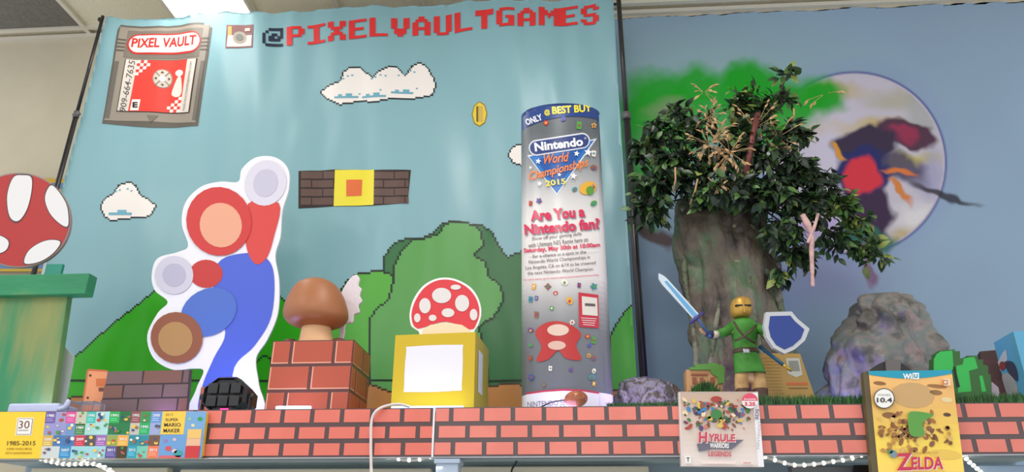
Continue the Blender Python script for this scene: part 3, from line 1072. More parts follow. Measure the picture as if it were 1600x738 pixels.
# ------------------------------------------------------------------ cut-out standee: plain coloured shapes on a white-edged board
YM = 2.62
oc = spline([(400, 246), (430, 246), (450, 264), (451, 296), (441, 330), (438, 370), (430, 400), (436, 440), (434, 490), (418, 530), (400, 560), (404, 600), (408, 650),
             (300, 650), (306, 610), (318, 580), (300, 576), (270, 578), (240, 560), (230, 525), (246, 490), (262, 472), (242, 454), (237, 430), (246, 404), (278, 394), (294, 384),
             (284, 350), (290, 316), (314, 292), (344, 284), (372, 284), (378, 264)], 5, True)
ms = Surf(ymap(YM), .0009)
ms.poly(spline([(340, 412), (380, 396), (414, 402), (428, 430), (424, 494), (398, 540), (366, 574), (356, 640), (312, 646), (316, 604), (334, 560), (352, 520), (334, 470)], 5, True), (74, 98, 206), 2)
ms.poly(spline([(388, 318), (436, 318), (428, 370), (416, 404), (398, 412), (384, 380)], 5, True), (214, 66, 62), 3)
ms.ell(415, 286, 32, 36, (216, 212, 226), 4, .3); ms.ell(415, 286, 19, 22, (196, 192, 212), 5, .3)
ms.ell(342, 346, 51, 54, (206, 52, 52), 6, -.2); ms.ell(345, 352, 33, 35, (232, 164, 134), 7, -.2)
ms.ell(322, 428, 26, 22, (196, 52, 50), 3)
ms.ell(272, 430, 30, 30, (206, 202, 218), 4); ms.ell(272, 430, 18, 18, (184, 180, 202), 5)
ms.ell(326, 488, 46, 36, (76, 110, 196), 5, -.5)
ms.ell(276, 528, 41, 40, (146, 84, 60), 6, .5); ms.ell(274, 530, 27, 27, (178, 134, 84), 7, .5)
ms.poly([(310, 650), (314, 606), (354, 600), (352, 650)], (176, 96, 74), 6)
st = ms.build('cutout_standee', INK, body=slab(oc, YM, .008), bodycol=(238, 236, 244))
tag(st, 'tall white edged cut-out board with plain red, blue, tan and brown rounded shapes', 'standee')

# ------------------------------------------------------------------ stage lamp
lp = empty('stage_lamp', (P(360, 636, 2.3).x, 2.3, ZS), 'squat black faceted stage lamp standing in front of the cut-out standee', 'stage lamp')
lc = P(360, 618, 2.3)
Rl = (P(395, 615, 2.3).x - P(325, 615, 2.3).x) / 2
bm = bmesh.new()
n = 8
prof = [(.72, 2.4), (.99, 2.28), (1.0, 2.24), (.92, 2.235)]
front = []
cz = lc.z - .008
rings = []
for (rr, y) in ((.80, 2.38), (1.0, 2.30), (1.0, 2.262), (.90, 2.25), (.84, 2.262)):
    rings.append([bm.verts.new((lc.x + Rl * rr * math.cos(math.radians(22.5 + 45 * k)) * 1.04, y, cz + Rl * .86 * rr * math.sin(math.radians(22.5 + 45 * k)))) for k in range(n)])
for a, b in zip(rings, rings[1:]):
    for k in range(n):
        bm.faces.new((a[k], a[(k + 1) % n], b[(k + 1) % n], b[k]))
bm.faces.new(rings[0]); bm.faces.new(rings[-1])
bk = mat('lamp_black', (44, 44, 46), .35, c2=(36, 36, 38), scale=12)
for v in bm.verts:
    v.co.z = max(v.co.z, ZS + .004)
hou = obj('housing', bm, bk, lp)
bm = bmesh.new()
for i in range(3):
    for j in range(2):
        x0 = lc.x - Rl * .72 + i * Rl * .5
        z0 = cz - Rl * .5 + j * Rl * .55
        add_box(bm, (x0, 2.2485, z0), (x0 + Rl * .44, 2.256, z0 + Rl * .46), .003)
obj('front_panel', bm, mat('lamp_panel', (40, 40, 42), .3), hou)
for sx in (-1, 1):
    bm = bmesh.new()
    add_tube(bm, [(lc.x + sx * Rl * 1.0, 2.28, cz), (lc.x + sx * Rl * 1.17, 2.28, cz)], Rl * .13, 12)
    obj('knob', bm, bk, lp, True)
    bm = bmesh.new()
    add_box(bm, (lc.x + sx * Rl * 1.04 - .002, 2.27, ZS), (lc.x + sx * Rl * 1.04 + .002, 2.29, cz), .0005)
    obj('bracket', bm, bk, lp)
obj('display', bx((lc.x - .001, 2.2445, cz - Rl * .70), (lc.x + .024, 2.249, cz - Rl * .58), .0005), mat('pink_display', (255, 40, 120), .4, emit=2), lp)

# ------------------------------------------------------------------ brick box + brown mushroom ornament


def vbox(A, B, pyt, depth, zb=ZS, back=None):
    """upright carton: front runs from A=(px,Y) to B=(px,Y) measured near its top edge pyt"""
    a = P(A[0], pyt, A[1]); b = P(B[0], pyt, B[1])
    z = (a.z + b.z) / 2
    u = Vector((b.x - a.x, b.y - a.y, 0)); L = u.length; u.normalize()
    nb = Vector((-u.y, u.x, 0))
    o = Vector((a.x, a.y, zb))
    bm = bmesh.new()
    q = [o, o + u * L, o + u * L + nb * depth, o + nb * depth]
    lo = [bm.verts.new(p) for p in q]
    hi = [bm.verts.new(Vector((p.x, p.y, z))) for p in q]
    for k in range(4):
        bm.faces.new((lo[k], lo[(k + 1) % 4], hi[(k + 1) % 4], hi[k]))
    bm.faces.new(lo[::-1]); bm.faces.new(hi)
    bmesh.ops.bevel(bm, geom=bm.edges[:], offset=.0015, segments=2, affect='EDGES', profile=.5)
    fm = plane_map(q[0], -nb)
    return dict(bm=bm, o=o, u=u, n=nb, L=L, H=z - zb, D=depth, z=z, q=q)


class Face:
    """draw on a box face in metres (s along, t up from the base)"""
    def __init__(self, o, u, nrm):
        self.o, self.u, self.n = o, u, nrm.normalized()

    def __call__(self, s, t, off=0):
        return self.o + self.u * s + Vector((0, 0, -t)) + self.n * off


def face_surf(b, side='front'):
    if side == 'front':
        f = Face(Vector((b['q'][0].x, b['q'][0].y, b['z'])), b['u'], -b['n'])
    else:
        f = Face(Vector((b['q'][1].x, b['q'][1].y, b['z'])), b['n'], b['u'])
    return Surf(f, .0006)


b = vbox((427, 2.30), (553, 2.30), 532, .22)
for side in ('front', 'right'):
    L = b['L'] if side == 'front' else b['D']
    H = b['H']
    fs = face_surf(b, side)
    fs.rect(.0005, .0005, L - .0005, H - .0005, (96, 52, 50), 1)
    rh = .083
    bw = .141
    for r in range(3):
        for i in range(-1, 4):
            x0 = i * bw + (bw * .5 if r % 2 == 0 else 0) - .012 * 0 + (.0)
            if side == 'right':
                x0 += .06
            x1 = x0 + bw - .011
            y0, y1 = r * rh + .004, (r + 1) * rh - .007
            x0, x1, y1 = max(x0, .003), min(x1, L - .003), min(y1, H - .001)
            if x1 - x0 < .012 or y1 - y0 < .01:
                continue
            fs.rect(x0, y0, x1, y1, (238, 168, 140), 2)
            fs.rect(x0 + .004, y0 + .0005, x1, y1 - .004, (182, 80, 56), 3)
    b[side] = fs
ff = b['front']
me = b['bm']
o = ff.build('brick_box', INK_GLOSS, body=b['bm'], bodycol=(190, 92, 68))
rt = b['right'].build('tmp_right', INK_GLOSS)
bm = bmesh.new(); bm.from_mesh(o.data); bm.from_mesh(rt.data); bm.to_mesh(o.data); bm.free()
bpy.data.objects.remove(rt)
tag(o, 'cardboard cube printed with big orange red bricks, under the brown mushroom', 'box')
BRZ = b['z']

YG = 2.40
mu = empty('brown_mushroom', (P(492, 520, YG).x, YG, BRZ), 'smooth brown mushroom ornament with pale stem standing on the brick box', 'ornament')
zs = BRZ
bm = loft([(436, 488, 500), (439, 477, 512), (447, 464, 525), (460, 455, 534), (475, 448, 540), (490, 444.5, 543), (500, 447, 541), (508, 456, 532), (513, 472, 516)], YG, .9, nz=54)
obj('cap', bm, mat('mushroom_brown', (164, 104, 66), .45), mu, True)
bm = loft([(505, 474, 515), (515, 472, 517), (530, 469, 520), (536, 467, 522)], YG, .9, nz=16, zmin=zs)
obj('stem', bm, mat('mushroom_stem', (222, 176, 132), .5), mu, True)
for px in (455, 530):
    bm = bmesh.new()
    pz = P(px, 519, YG - .02)
    bmesh.ops.create_uvsphere(bm, u_segments=24, v_segments=12, radius=1, matrix=Matrix.Translation((pz.x, YG - .01, zs + .010)) @ Matrix.Diagonal((.030, .035, .0195, 1)))
    for v in bm.verts:
        v.co.z = max(v.co.z, zs)
    obj('base', bm, mat('mushroom_base', (104, 58, 46), .5), mu, True)
# pale scalloped shell standing behind
sh_o = [(531, 510), (526, 480), (534, 455), (546, 436), (556, 429), (562, 436), (560, 446), (565, 452), (562, 462), (566, 470), (560, 478), (562, 488), (553, 492), (551, 504), (540, 506), (538, 522), (532, 545), (528, 545)]
bm = slab(spline(sh_o, 4, True), 2.47, .012)
bmesh.ops.bevel(bm, geom=[e for e in bm.edges if len(e.link_faces) == 2 and e.calc_face_angle(0) > .8], offset=.003, segments=2, affect='EDGES', profile=.5)
o = obj('shell_ornament', bm, mat('shell_white', (226, 214, 222), .5, bump=.3, bscale=30))
tag(o, 'pale scalloped shell ornament standing behind the brown mushroom', 'ornament')

# ------------------------------------------------------------------ yellow box and red toadstool board
b = vbox((618, 2.295), (743, 2.272), 521.5, .23)
fs = face_surf(b)
L, H = b['L'], b['H']
fs.rect(.0005, .0005, L - .0005, H - .0005, (208, 176, 26), 1)
fs.poly([(p[0], p[1]) for p in spline([(.055, .04), (L - .055, .04), (L - .04, .055), (L - .04, .17), (L - .055, .185), (.055, .185), (.04, .17), (.04, .055)], 3, True)], (232, 228, 244), 2)
o = fs.build('yellow_box', INK_GLOSS, body=b['bm'], bodycol=(206, 174, 28))
fr_ = face_surf(b, 'right')
fr_.poly([(p[0], p[1]) for p in [(.05, .045), (.12, .045), (.12, .18), (.05, .18)]], (232, 228, 244), 2)
rt = fr_.build('tmp_right', INK_GLOSS)
bm = bmesh.new(); bm.from_mesh(o.data); bm.from_mesh(rt.data); bm.to_mesh(o.data); bm.free()
bpy.data.objects.remove(rt)
tag(o, 'plain glossy yellow cube box with blank white panel, under the red toadstool board', 'box')
YZ = b['z']
YT = 2.36
ts = Surf(ymap(YT), .0008)
cap = spline([(642, 508), (640, 490), (646, 468), (660, 448), (678, 437), (697, 434), (716, 438), (736, 450), (748, 468), (752, 488), (748, 506), (740, 520), (737, 540), (660, 540), (655, 520), (648, 514)], 5, True)
ts.poly(spline([(645, 506), (643, 490), (649, 470), (662, 451), (679, 440), (697, 437), (715, 441), (733, 452), (745, 469), (749, 488), (745, 504), (735, 515), (697, 503), (658, 513), (650, 512)], 5, True), (216, 56, 66), 2)
ts.poly([(660, 516), (672, 508), (697, 504), (722, 508), (734, 516), (734, 540), (662, 540)], (236, 214, 182), 3)
for x, y, rx, ry in ((690, 462, 15, 12), (722, 474, 11, 13), (664, 478, 9, 12), (700, 489, 10, 7), (740, 492, 6, 9), (652, 497, 5, 7), (676, 497, 6, 5), (712, 449, 8, 4)):
    ts.ell(x, y, rx, ry, (222, 216, 216), 4)
tag(ts.build('toadstool_board', INK, body=slab(cap, YT, .008), bodycol=(240, 238, 238)), 'white edged cut-out board of a red toadstool with white spots standing on the yellow box', 'board')

# ------------------------------------------------------------------ tall poster column
YC = 2.42
ca, cb = P(814, 420, YC), P(947, 420, YC)
CX, RX, RY = (ca.x + cb.x) / 2 + .002, (cb.x - ca.x) / 2, .085
CTZ = P(880, 162, YC - RY).z


def cyl_map(px, py, off=0):
    d = ray(px, py)
    rx, ry = RX + off, RY + off
    ox, oy = EYE.x - CX, EYE.y - YC
    A = (d.x / rx) ** 2 + (d.y / ry) ** 2
    B = 2 * (ox * d.x / rx ** 2 + oy * d.y / ry ** 2)
    C = (ox / rx) ** 2 + (oy / ry) ** 2 - 1
    D = B * B - 4 * A * C
    t = (-B - math.sqrt(max(D, 0))) / (2 * A)
    p = EYE + d * t
    p.z = min(max(p.z, ZS), CTZ)
    return p


cs = Surf(cyl_map, .0009, cut=7)


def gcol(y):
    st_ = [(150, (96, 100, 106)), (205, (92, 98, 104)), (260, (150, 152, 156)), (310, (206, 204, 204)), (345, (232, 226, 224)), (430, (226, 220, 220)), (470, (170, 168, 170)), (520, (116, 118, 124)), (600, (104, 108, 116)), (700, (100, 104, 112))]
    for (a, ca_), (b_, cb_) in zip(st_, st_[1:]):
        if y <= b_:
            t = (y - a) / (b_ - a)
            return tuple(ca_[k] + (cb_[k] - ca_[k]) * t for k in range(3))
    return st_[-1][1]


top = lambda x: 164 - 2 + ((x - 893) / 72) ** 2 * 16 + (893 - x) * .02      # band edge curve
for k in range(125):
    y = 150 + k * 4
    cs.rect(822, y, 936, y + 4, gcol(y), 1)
cols = np.arange(822, 937, 4)
nav = [(x, 140) for x in (822, 936)] + [(x, top(x) + 20 + (0 if x > 860 else 0)) for x in range(936, 820, -6)]
cs.poly(nav, (32, 62, 126), 3)
cs.text('ONLY', 834, 187, 27, 10, (226, 226, 230), 4, ang=20, off=.03)
cs.text('@', 855, 176, 9, 10, (220, 206, 70), 4, ang=10, off=.03)
cs.text('BEST BUY', 893.5, 170.5, 62, 12, (232, 214, 60), 4, ang=4, off=.035)
# emblem
cs.poly([(824, 243), (933, 216), (870, 306)], (214, 220, 230), 2)
cs.poly([(827, 245), (928, 219), (870, 302)], (40, 112, 186), 3)
cs.poly([(838, 250), (912, 232), (870, 292)], (30, 84, 160), 4)


def cpill(x0, x1, cy0, cy1, h, col, layer):
    pts = []
    for k in range(9):
        t = math.pi / 2 + math.pi * k / 8
        pts.append((x0 + h / 2 + h / 2 * math.cos(t), cy0 - h / 2 * math.sin(t)))
    for k in range(9):
        t = -math.pi / 2 + math.pi * k / 8
        pts.append((x1 - h / 2 + h / 2 * math.cos(t), cy1 - h / 2 * math.sin(t)))
    cs.poly(pts, col, layer)


cpill(826, 922, 231, 220, 25, (216, 218, 226), 5)
cpill(828, 920, 231, 220, 20.5, (46, 64, 122), 6)
cs.text('Nintendo', 873, 225.5, 76, 14, (238, 238, 244), 7, ang=7, off=.035)
cs.text('®', 914.5, 216, 3.6, 3.6, (230, 230, 240), 7)
cs.text('World', 870, 247, 40, 15, (236, 122, 56), 7, ang=7, off=.02, shear=.4)
cs.text('Championships', 873, 266, 96, 17, (238, 130, 60), 7, ang=14, off=.02, shear=.4)
cs.text('2015', 868, 285, 32, 9, (232, 214, 90), 7, ang=7, off=.03)
for x, y, r in ((841, 252, 5), (919, 238, 7), (901, 240, 5), (843, 287, 4.5), (896, 275, 6), (874, 273, 3.5), (829, 262, 3)):
    cs.star(x, y, r, (240, 238, 240), 8, ang=-80)
PK = (216, 44, 88)
for dx, l, c in ((1.6, 4, (150, 140, 150)), (0, 5, PK)):
    cs.text('Are You a', 871 + dx, 334 + dx, 85, 17, c, l, ang=5, off=.035)
    cs.text('Nintendo fan?', 878 + dx, 354 + dx, 118, 17, c, l, ang=5, off=.035)
DT = (86, 66, 70)
cs.text('Show off your gaming skills', 870, 370, 78, 7, DT, 4, ang=6)
cs.text('with Ultimate NES Remix here on', 872, 379, 94, 7, DT, 4, ang=6)
cs.text('Saturday, May 30th at 10:00am', 878, 388, 120, 9, PK, 4, ang=4.5, off=.03)
cs.text('for a chance at a spot in the', 874, 398, 84, 7, DT, 4, ang=5)
cs.text('Nintendo World Championships in', 874, 406.5, 96, 7, DT, 4, ang=5)
cs.text('Los Angeles, CA on 6/14 to be crowned', 876, 415.5, 110, 7, DT, 4, ang=4.5)
cs.text('the next Nintendo World Champion.', 876, 424.5, 104, 7, DT, 4, ang=4)
cs.text('For more details, go to www.facebook.com/nintendochampionships', 877, 434, 118, 3.6, PK, 4, ang=4)
cs.line([(825, 402), (936, 394)], .5, (190, 186, 188), 4)
# scatter of plain little marks
random.seed(12)
marks = [(853, 192), (880, 186), (905, 196), (930, 196), (935, 262), (937, 240), (842, 314), (898, 296), (820, 318), (928, 292), (938, 318), (834, 448), (856, 448), (882, 441), (905, 446), (930, 448), (868, 458), (838, 466), (862, 482),
         (890, 470), (838, 492), (894, 504), (820, 516), (824, 468), (918, 526), (921, 540), (938, 532), (920, 556), (940, 560), (860, 576), (892, 578), (925, 590), (828, 560), (830, 590), (822, 540), (936, 600), (850, 602), (935, 580)]
pal = [(196, 60, 60), (70, 90, 170), (80, 150, 70), (226, 170, 60), (150, 90, 60), (236, 226, 216), (110, 70, 130), (60, 140, 150)]
for k, (x, y) in enumerate(marks):
    c = pal[k % len(pal)]
    r = random.uniform(3.5, 6.5)
    x = min(max(x, 829), 928)
    if k % 3 == 0:
        cs.star(x, y, r, c, 4, ang=random.uniform(0, 90), n=random.choice([4, 5, 6]), inner=.6)
        cs.ell(x, y, r * .35, r * .35, pal[(k + 3) % len(pal)], 5, n=10)
    elif k % 3 == 1:
        cs.ell(x, y, r * .75, r, c, 4, random.uniform(0, 3), n=12)
        cs.ell(x, y + 1, r * .35, r * .4, pal[(k + 5) % len(pal)], 5, n=10)
    else:
        cs.poly([(x - r * .6, y - r), (x + r * .7, y - r * .8), (x + r * .5, y + r), (x - r * .7, y + r * .8)], c, 4)
        cs.rect(x - r * .3, y - r * .3, x + r * .3, y + r * .2, pal[(k + 2) % len(pal)], 5)
cs.ell(919, 294, 14, 10, (226, 170, 60), 4, -.3); cs.ell(922, 298, 6, 7, (90, 150, 60), 5)
# plain red patch with pale patches in the middle
cs.poly(spline([(836, 520), (850, 506), (872, 502), (892, 508), (908, 522), (900, 540), (908, 562), (884, 560), (872, 548), (856, 562), (838, 564), (846, 542)], 4, True), (186, 46, 44), 4)
cs.ell(872, 516, 17, 9, (226, 196, 180), 5); cs.ell(870, 540, 14, 7, (220, 180, 166), 5)
# red card
cs.poly([(904, 457), (935, 461), (936, 513), (905, 511)], (196, 40, 60), 5)
cs.poly([(909, 463), (933, 466), (934, 494), (910, 492)], (222, 214, 206), 6)
cs.poly([(914, 474), (930, 475), (930, 479), (914, 478)], (90, 80, 84), 7)
for k in range(4):
    cs.line([(908 + k, 497 + k * 3.4), (932 - k, 498.5 + k * 3.4)], 1.2, (230, 200, 204), 6)
# white foot band
cs.poly([(822, 614), (850, 610), (880, 608), (910, 609), (936, 613), (936, 660), (822, 660)], (196, 44, 84), 6)
cs.poly([(822, 617), (850, 613), (880, 611), (910, 612), (936, 616), (936, 660), (822, 660)], (234, 228, 240), 7)
cs.text('NINTENDO', 848, 631, 48, 8, (120, 112, 136), 8, ang=3)
for x, y in ((876, 624), (876, 632), (884, 624)):
    cs.rect(x, y, x + 6, y + 6, (120, 112, 136), 8); cs.rect(x + .8, y + .8, x + 5.2, y + 5.2, (234, 228, 240), 9)
bm = bmesh.new()
NN, MZ = 72, 60
rings = []
GRAD = []
for j in range(MZ + 1):
    z = ZS + (CTZ - ZS) * j / MZ
    rings.append([bm.verts.new((CX + RX * math.cos(2 * math.pi * k / NN), YC + RY * math.sin(2 * math.pi * k / NN), z)) for k in range(NN)])
for a, b_ in zip(rings, rings[1:]):
    for k in range(NN):
        bm.faces.new((a[k], a[(k + 1) % NN], b_[(k + 1) % NN], b_[k]))
bm.faces.new(rings[0][::-1]); bm.faces.new(rings[-1])
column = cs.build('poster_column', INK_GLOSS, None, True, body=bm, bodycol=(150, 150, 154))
# the printed grey fade wraps round the whole column; recolour the body rows to match
me = column.data
inv = {}
zc_ = []
rows_y = []
for j in range(MZ + 1):
    z = ZS + (CTZ - ZS) * j / MZ
    # photo row of this height on the column front
    v = ROT.transposed() @ (Vector((CX, YC - RY, z)) - EYE)
    rows_y.append(369 + F * v.y / v.z)
ink = me.color_attributes['ink'].data
target = Vector(lin((150, 150, 154)))
for p in me.polygons:
    li = p.loop_start
    c = ink[li].color
    if abs(c[0] - target[0]) < 1e-4 and abs(c[2] - target[2]) < 1e-4 and len(p.vertices) == 4:
        zz = p.center.z
        t = (zz - ZS) / (CTZ - ZS) * MZ
        j = int(max(0, min(MZ - 1, t)))
        y = rows_y[j] + (rows_y[j + 1] - rows_y[j]) * (t - j)
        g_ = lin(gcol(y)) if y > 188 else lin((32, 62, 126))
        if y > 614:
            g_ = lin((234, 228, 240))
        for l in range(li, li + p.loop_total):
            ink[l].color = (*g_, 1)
tag(column, 'tall printed poster column with navy top band, right of the yellow box', 'poster column')
# glossy brown oval at its foot
bm = bmesh.new()
pc = P(900, 624, 2.28)
bmesh.ops.create_uvsphere(bm, u_segments=32, v_segments=16, radius=1, matrix=Matrix.Translation((pc.x, 2.28, pc.z)) @ Matrix.Rotation(-.1, 4, 'Y') @ Matrix.Diagonal((.036, .03, .025, 1)))
for v in bm.verts:
    v.co.z = max(v.co.z, ZS)
tag(obj('brown_gourd', bm, mat('gourd', (176, 104, 66), .25, c2=(150, 84, 56), scale=30), None, True), 'small glossy brown oval ornament at the foot of the poster column', 'ornament')
bm = bmesh.new()
add_tube(bm, spline([tuple(P(x, y, 2.285)) for x, y in ((836, 642), (850, 634), (866, 628), (884, 626))], 6), .0022, 8)
tag(obj('black_cable', bm, black, None, True), 'thin black cable curving up to the brown oval ornament', 'cable')

# white cable in front of the shelf edge
bm = bmesh.new()
add_tube(bm, spline([tuple(P(x, y, Y)) for x, y, Y in ((580, 800, YF - .02), (580, 740, YF - .02), (579.5, 690, YF - .02), (581, 656, YF - .02), (590, 641, YF - .02), (606, 634, YF + .0), (624, 632, YF + .02), (640, 636, YF + .03))], 8), .0042, 10)
tag(obj('white_cable', bm, mat('cable_white', (226, 214, 212), .45), None, True), 'white cable looping over the shelf edge and hanging down in front of the bricks', 'cable')

# ------------------------------------------------------------------ led strips on the shelf (their own light)
for (x0, x1, lab, pw, colr, Y) in ((432, 486, 'glowing blue white light strip lying at the foot of the brick box', .25, (.55, .6, 1), 2.235), (612, 724, 'glowing blue white light strip lying at the foot of the yellow box', .2, (.6, .65, 1), 2.235)):
    a, b_ = P(x0, 636, Y), P(x1, 636, Y)
    bm = bx((a.x, Y - .006, ZS), (b_.x, Y + .006, P((x0 + x1) / 2, 635.2, Y).z), .001)
    o = obj('light_strip', bm, mat('strip_glow', (170, 200, 255), .4, emit=1.6))
    tag(o, lab, 'light strip')
    area('strip_lamp', ((a.x + b_.x) / 2, Y - .0, ZS + .016), b_.x - a.x, pw, colr, rot=(math.radians(180 - 12), 0, 0), sy=.02)
for (px, Y, pw, colr) in ((60, 2.37, .35, (.4, .45, 1)), (250, 2.30, .10, (.55, .3, 1)), (345, 2.48, .9, (.45, .4, 1)), (1000, 2.34, .35, (.6, .45, 1)), (1110, 2.5, 1.1, (.35, .15, 1)), (1300, 2.6, 1.1, (.3, .25, 1)), (880, 2.27, .12, (.6, .5, 1))):
    a = P(px, 640, Y)
    l = area('uplight_lamp', (a.x, Y, ZS + .012), .08, pw, colr, rot=(math.radians(180), 0, 0))

# ------------------------------------------------------------------ tree sculpture
YR = 2.72
tr = empty('tree_sculpture', (P(1150, 640, YR).x, YR, ZS), 'gnarled brown and mossy tree trunk sculpture crowned with artificial ficus leaves', 'tree')
bark = mat('bark', (36, 31, 30), .45, c2=[(82, 70, 60), (96, 88, 72), (78, 104, 74), (124, 112, 98)], scale=9, lo=.3, hi=.72, bump=1.0, bscale=38, detail=8, stretch=(1, 1, .55))
bm = loft([(300, 1072, 1182), (316, 1060, 1192), (350, 1054, 1196), (390, 1050, 1202), (430, 1060, 1212), (480, 1072, 1222), (530, 1084, 1236), (580, 1090, 1250), (640, 1084, 1270), (660, 1080, 1276)], YR, .62, nz=150, n=120, amp=.020, freq=7, ridge=1.5, zmin=ZS, seed=2)
obj('trunk', bm, bark, tr, True)
# heavy twisting bark cords over the trunk
bm = bmesh.new()
for pts, r in (([(1068, 400), (1092, 378), (1130, 360), (1166, 352), (1192, 372)], .013), ([(1078, 470), (1088, 440), (1110, 420), (1150, 410), (1188, 418), (1212, 446), (1222, 490)], .015),
               ([(1062, 330), (1072, 380), (1070, 430), (1080, 490), (1088, 560), (1084, 640)], .014), ([(1190, 330), (1202, 400), (1216, 470), (1230, 540), (1246, 640)], .015),
               ([(1130, 330), (1124, 380), (1132, 430), (1120, 500), (1110, 580), (1114, 640)], .012), ([(1160, 320), (1168, 400), (1174, 470), (1190, 560), (1200, 640)], .012)):
    sp = []
    for (x, y) in spline(pts, 6):
        c = P(1130 + (y - 330) * .12, y, YR)
        hw = (P(1200 + (y - 400) * .2, y, YR).x - c.x)
        X = P(x, y, YR - .1).x
        t = max(-.95, min(.95, (X - c.x) / hw))
        Y = YR - hw * .62 * math.sqrt(1 - t * t) - .002
        sp.append(P(x, y, Y))
    add_tube(bm, sp, [r * (.75 + .45 * abs(noise.noise(p * 14))) for p in sp], 10)
for v in bm.verts:
    v.co += Vector((1, 1, 1)) * noise.noise(v.co * 40) * .003
    v.co.z = max(v.co.z, ZS)
obj('bark_cord', bm, mat('bark_cord', (70, 66, 56), .5, c2=[(98, 112, 80), (84, 76, 66), (130, 130, 106)], scale=14, bump=.9, bscale=50), tr, True)
# stems
bm = bmesh.new()
tips = []
random.seed(3)
leafA, leafB, leafC = [], [], []


def leaf(bmt, p, d, up, L, wd, mi):
    """one folded ovate leaf with a pointed tip"""
    d = d.normalized()
    s = d.cross(up)
    if s.length < .1:
        s = d.cross(Vector((1, 0, 0)))
    s.normalize()
    n_ = s.cross(d)
    pr = ((0, 0), (.25, .42), (.5, .5), (.78, .28), (1, 0))
    mid = [bmt.verts.new(p + d * L * t - n_ * (L * .10 * t * t) * 2) for t, _ in pr]
    for sg in (1, -1):
        sd = [None] + [bmt.verts.new(p + d * L * t + s * sg * wd * w_ + n_ * wd * .22 * w_ - n_ * (L * .10 * t * t) * 2) for t, w_ in pr[1:4]] + [None]
        for k in range(4):
            q = [mid[k], mid[k + 1]]
            if sd[k + 1]:
                q.append(sd[k + 1])
            if sd[k]:
                q.append(sd[k])
            f = bmt.faces.new(q if sg == 1 else q[::-1])
            f.material_index = mi
            f.smooth = True


fol = bmesh.new()
dry = bmesh.new()
twg = bmesh.new()
hubs = [  # px, py, Y, reach px, number of twigs, droop, palette
    (1040, 215, 2.66, 46, 26, .1, 0), (1012, 235, 2.62, 40, 18, .1, 0), (1055, 255, 2.60, 60, 44, .25, 0), (1025, 290, 2.62, 50, 30, .3, 0), (1015, 325, 2.64, 40, 18, .5, 0),
    (1100, 200, 2.66, 46, 18, 0, 0), (1120, 255, 2.60, 52, 30, .1, 0), (1060, 180, 2.68, 30, 10, 0, 0), (1085, 290, 2.56, 46, 26, .3, 0),
    (1165, 165, 2.62, 44, 26, 0, 1), (1190, 185, 2.60, 46, 28, .1, 1), (1215, 160, 2.64, 36, 14, 0, 1), (1230, 118, 2.62, 22, 5, 0, 2), (1160, 215, 2.58, 46, 26, .2, 1), (1195, 240, 2.56, 60, 36, .3, 0),
    (1240, 215, 2.62, 44, 22, .2, 0), (1245, 265, 2.58, 54, 36, .4, 0), (1210, 295, 2.54, 50, 36, .5, 0), (1255, 320, 2.58, 48, 34, .7, 0), (1225, 350, 2.56, 42, 28, .9, 0), (1245, 390, 2.60, 34, 20, 1.0, 0),
    (1290, 290, 2.62, 38, 20, .3, 0), (1310, 320, 2.64, 40, 20, .4, 2), (1345, 345, 2.66, 38, 10, .5, 2), (1300, 365, 2.64, 38, 12, .7, 0), (1350, 385, 2.68, 36, 9, .5, 2), (1165, 290, 2.54, 44, 26, .4, 0), (1215, 420, 2.62, 20, 8, 1.2, 0), (1370, 400, 2.68, 26, 5, .4, 2),
    (1140, 290, 2.50, 36, 16, .3, 0), (1105, 300, 2.50, 36, 16, .5, 0)]
top0 = P(1125, 300, YR)
for hx, hy, hY, reach, n, droop, pal_ in hubs:
    h = P(hx, hy, hY)
    R = (P(hx + reach, hy, hY).x - h.x)
    st0 = P(1125 + random.uniform(-40, 40), 312, YR - .02)
    mid = (st0 + h) / 2 + Vector((0, 0, .03))
    add_tube(twg, spline([tuple(st0), tuple(mid), tuple(h)], 5), .0035, 6)
    for k in range(int(n * 1.25)):
        th, ph = random.uniform(0, 2 * math.pi), random.uniform(-.9, 1.0)
        dr = Vector((math.cos(th) * math.cos(ph), math.sin(th) * math.cos(ph) * .6, math.sin(ph)))
        e = h + dr * R * random.uniform(.5, 1.0) + Vector((0, 0, -droop * R * .6))
        m = (h + e) / 2 + Vector((0, 0, R * .15))
        sp = [Vector(p) for p in spline([tuple(h + dr * R * .15), tuple(m), tuple(e)], 4)]
        add_tube(twg, sp, .0011, 4, cap=False)
        nl = random.randint(4, 6)
        for j in range(nl):
            t = .25 + .75 * (j + random.random() * .5) / nl
            i = min(len(sp) - 2, int(t * (len(sp) - 1)))
            p = sp[i] + (sp[i + 1] - sp[i]) * (t * (len(sp) - 1) - i)
            dd = (sp[i + 1] - sp[i]).normalized()
            sd = dd.orthogonal().normalized()
            sd.rotate(Matrix.Rotation(random.uniform(0, 6.28), 3, dd))
            ld = dd * random.uniform(.3, .9) + sd + Vector((0, -.2, -.25 - droop * .5))
            if pal_ == 0:
                mi = random.choices([0, 1, 2, 3], [50, 30, 14, 3])[0]
            elif pal_ == 1:
                mi = random.choices([0, 1, 2, 3], [25, 35, 28, 8])[0]
            else:
                mi = random.choices([0, 1, 2, 3], [10, 30, 40, 20])[0]
            L = random.uniform(.034, .058)
            leaf(fol, p, ld, Vector((random.uniform(-.6, .6), -1 + random.uniform(0, .8), random.uniform(.1, 1))), L, L * random.uniform(.42, .54), mi)
lm = [mat('leaf_dark', (32, 48, 34), .4, c2=(24, 38, 28), scale=40), mat('leaf_mid', (52, 82, 46), .38, c2=(40, 66, 38), scale=40),
      mat('leaf_light', (86, 122, 60), .4, c2=(70, 106, 52), scale=40), mat('leaf_yellow', (150, 160, 84), .45, c2=(126, 146, 70), scale=40)]
obj_f = None
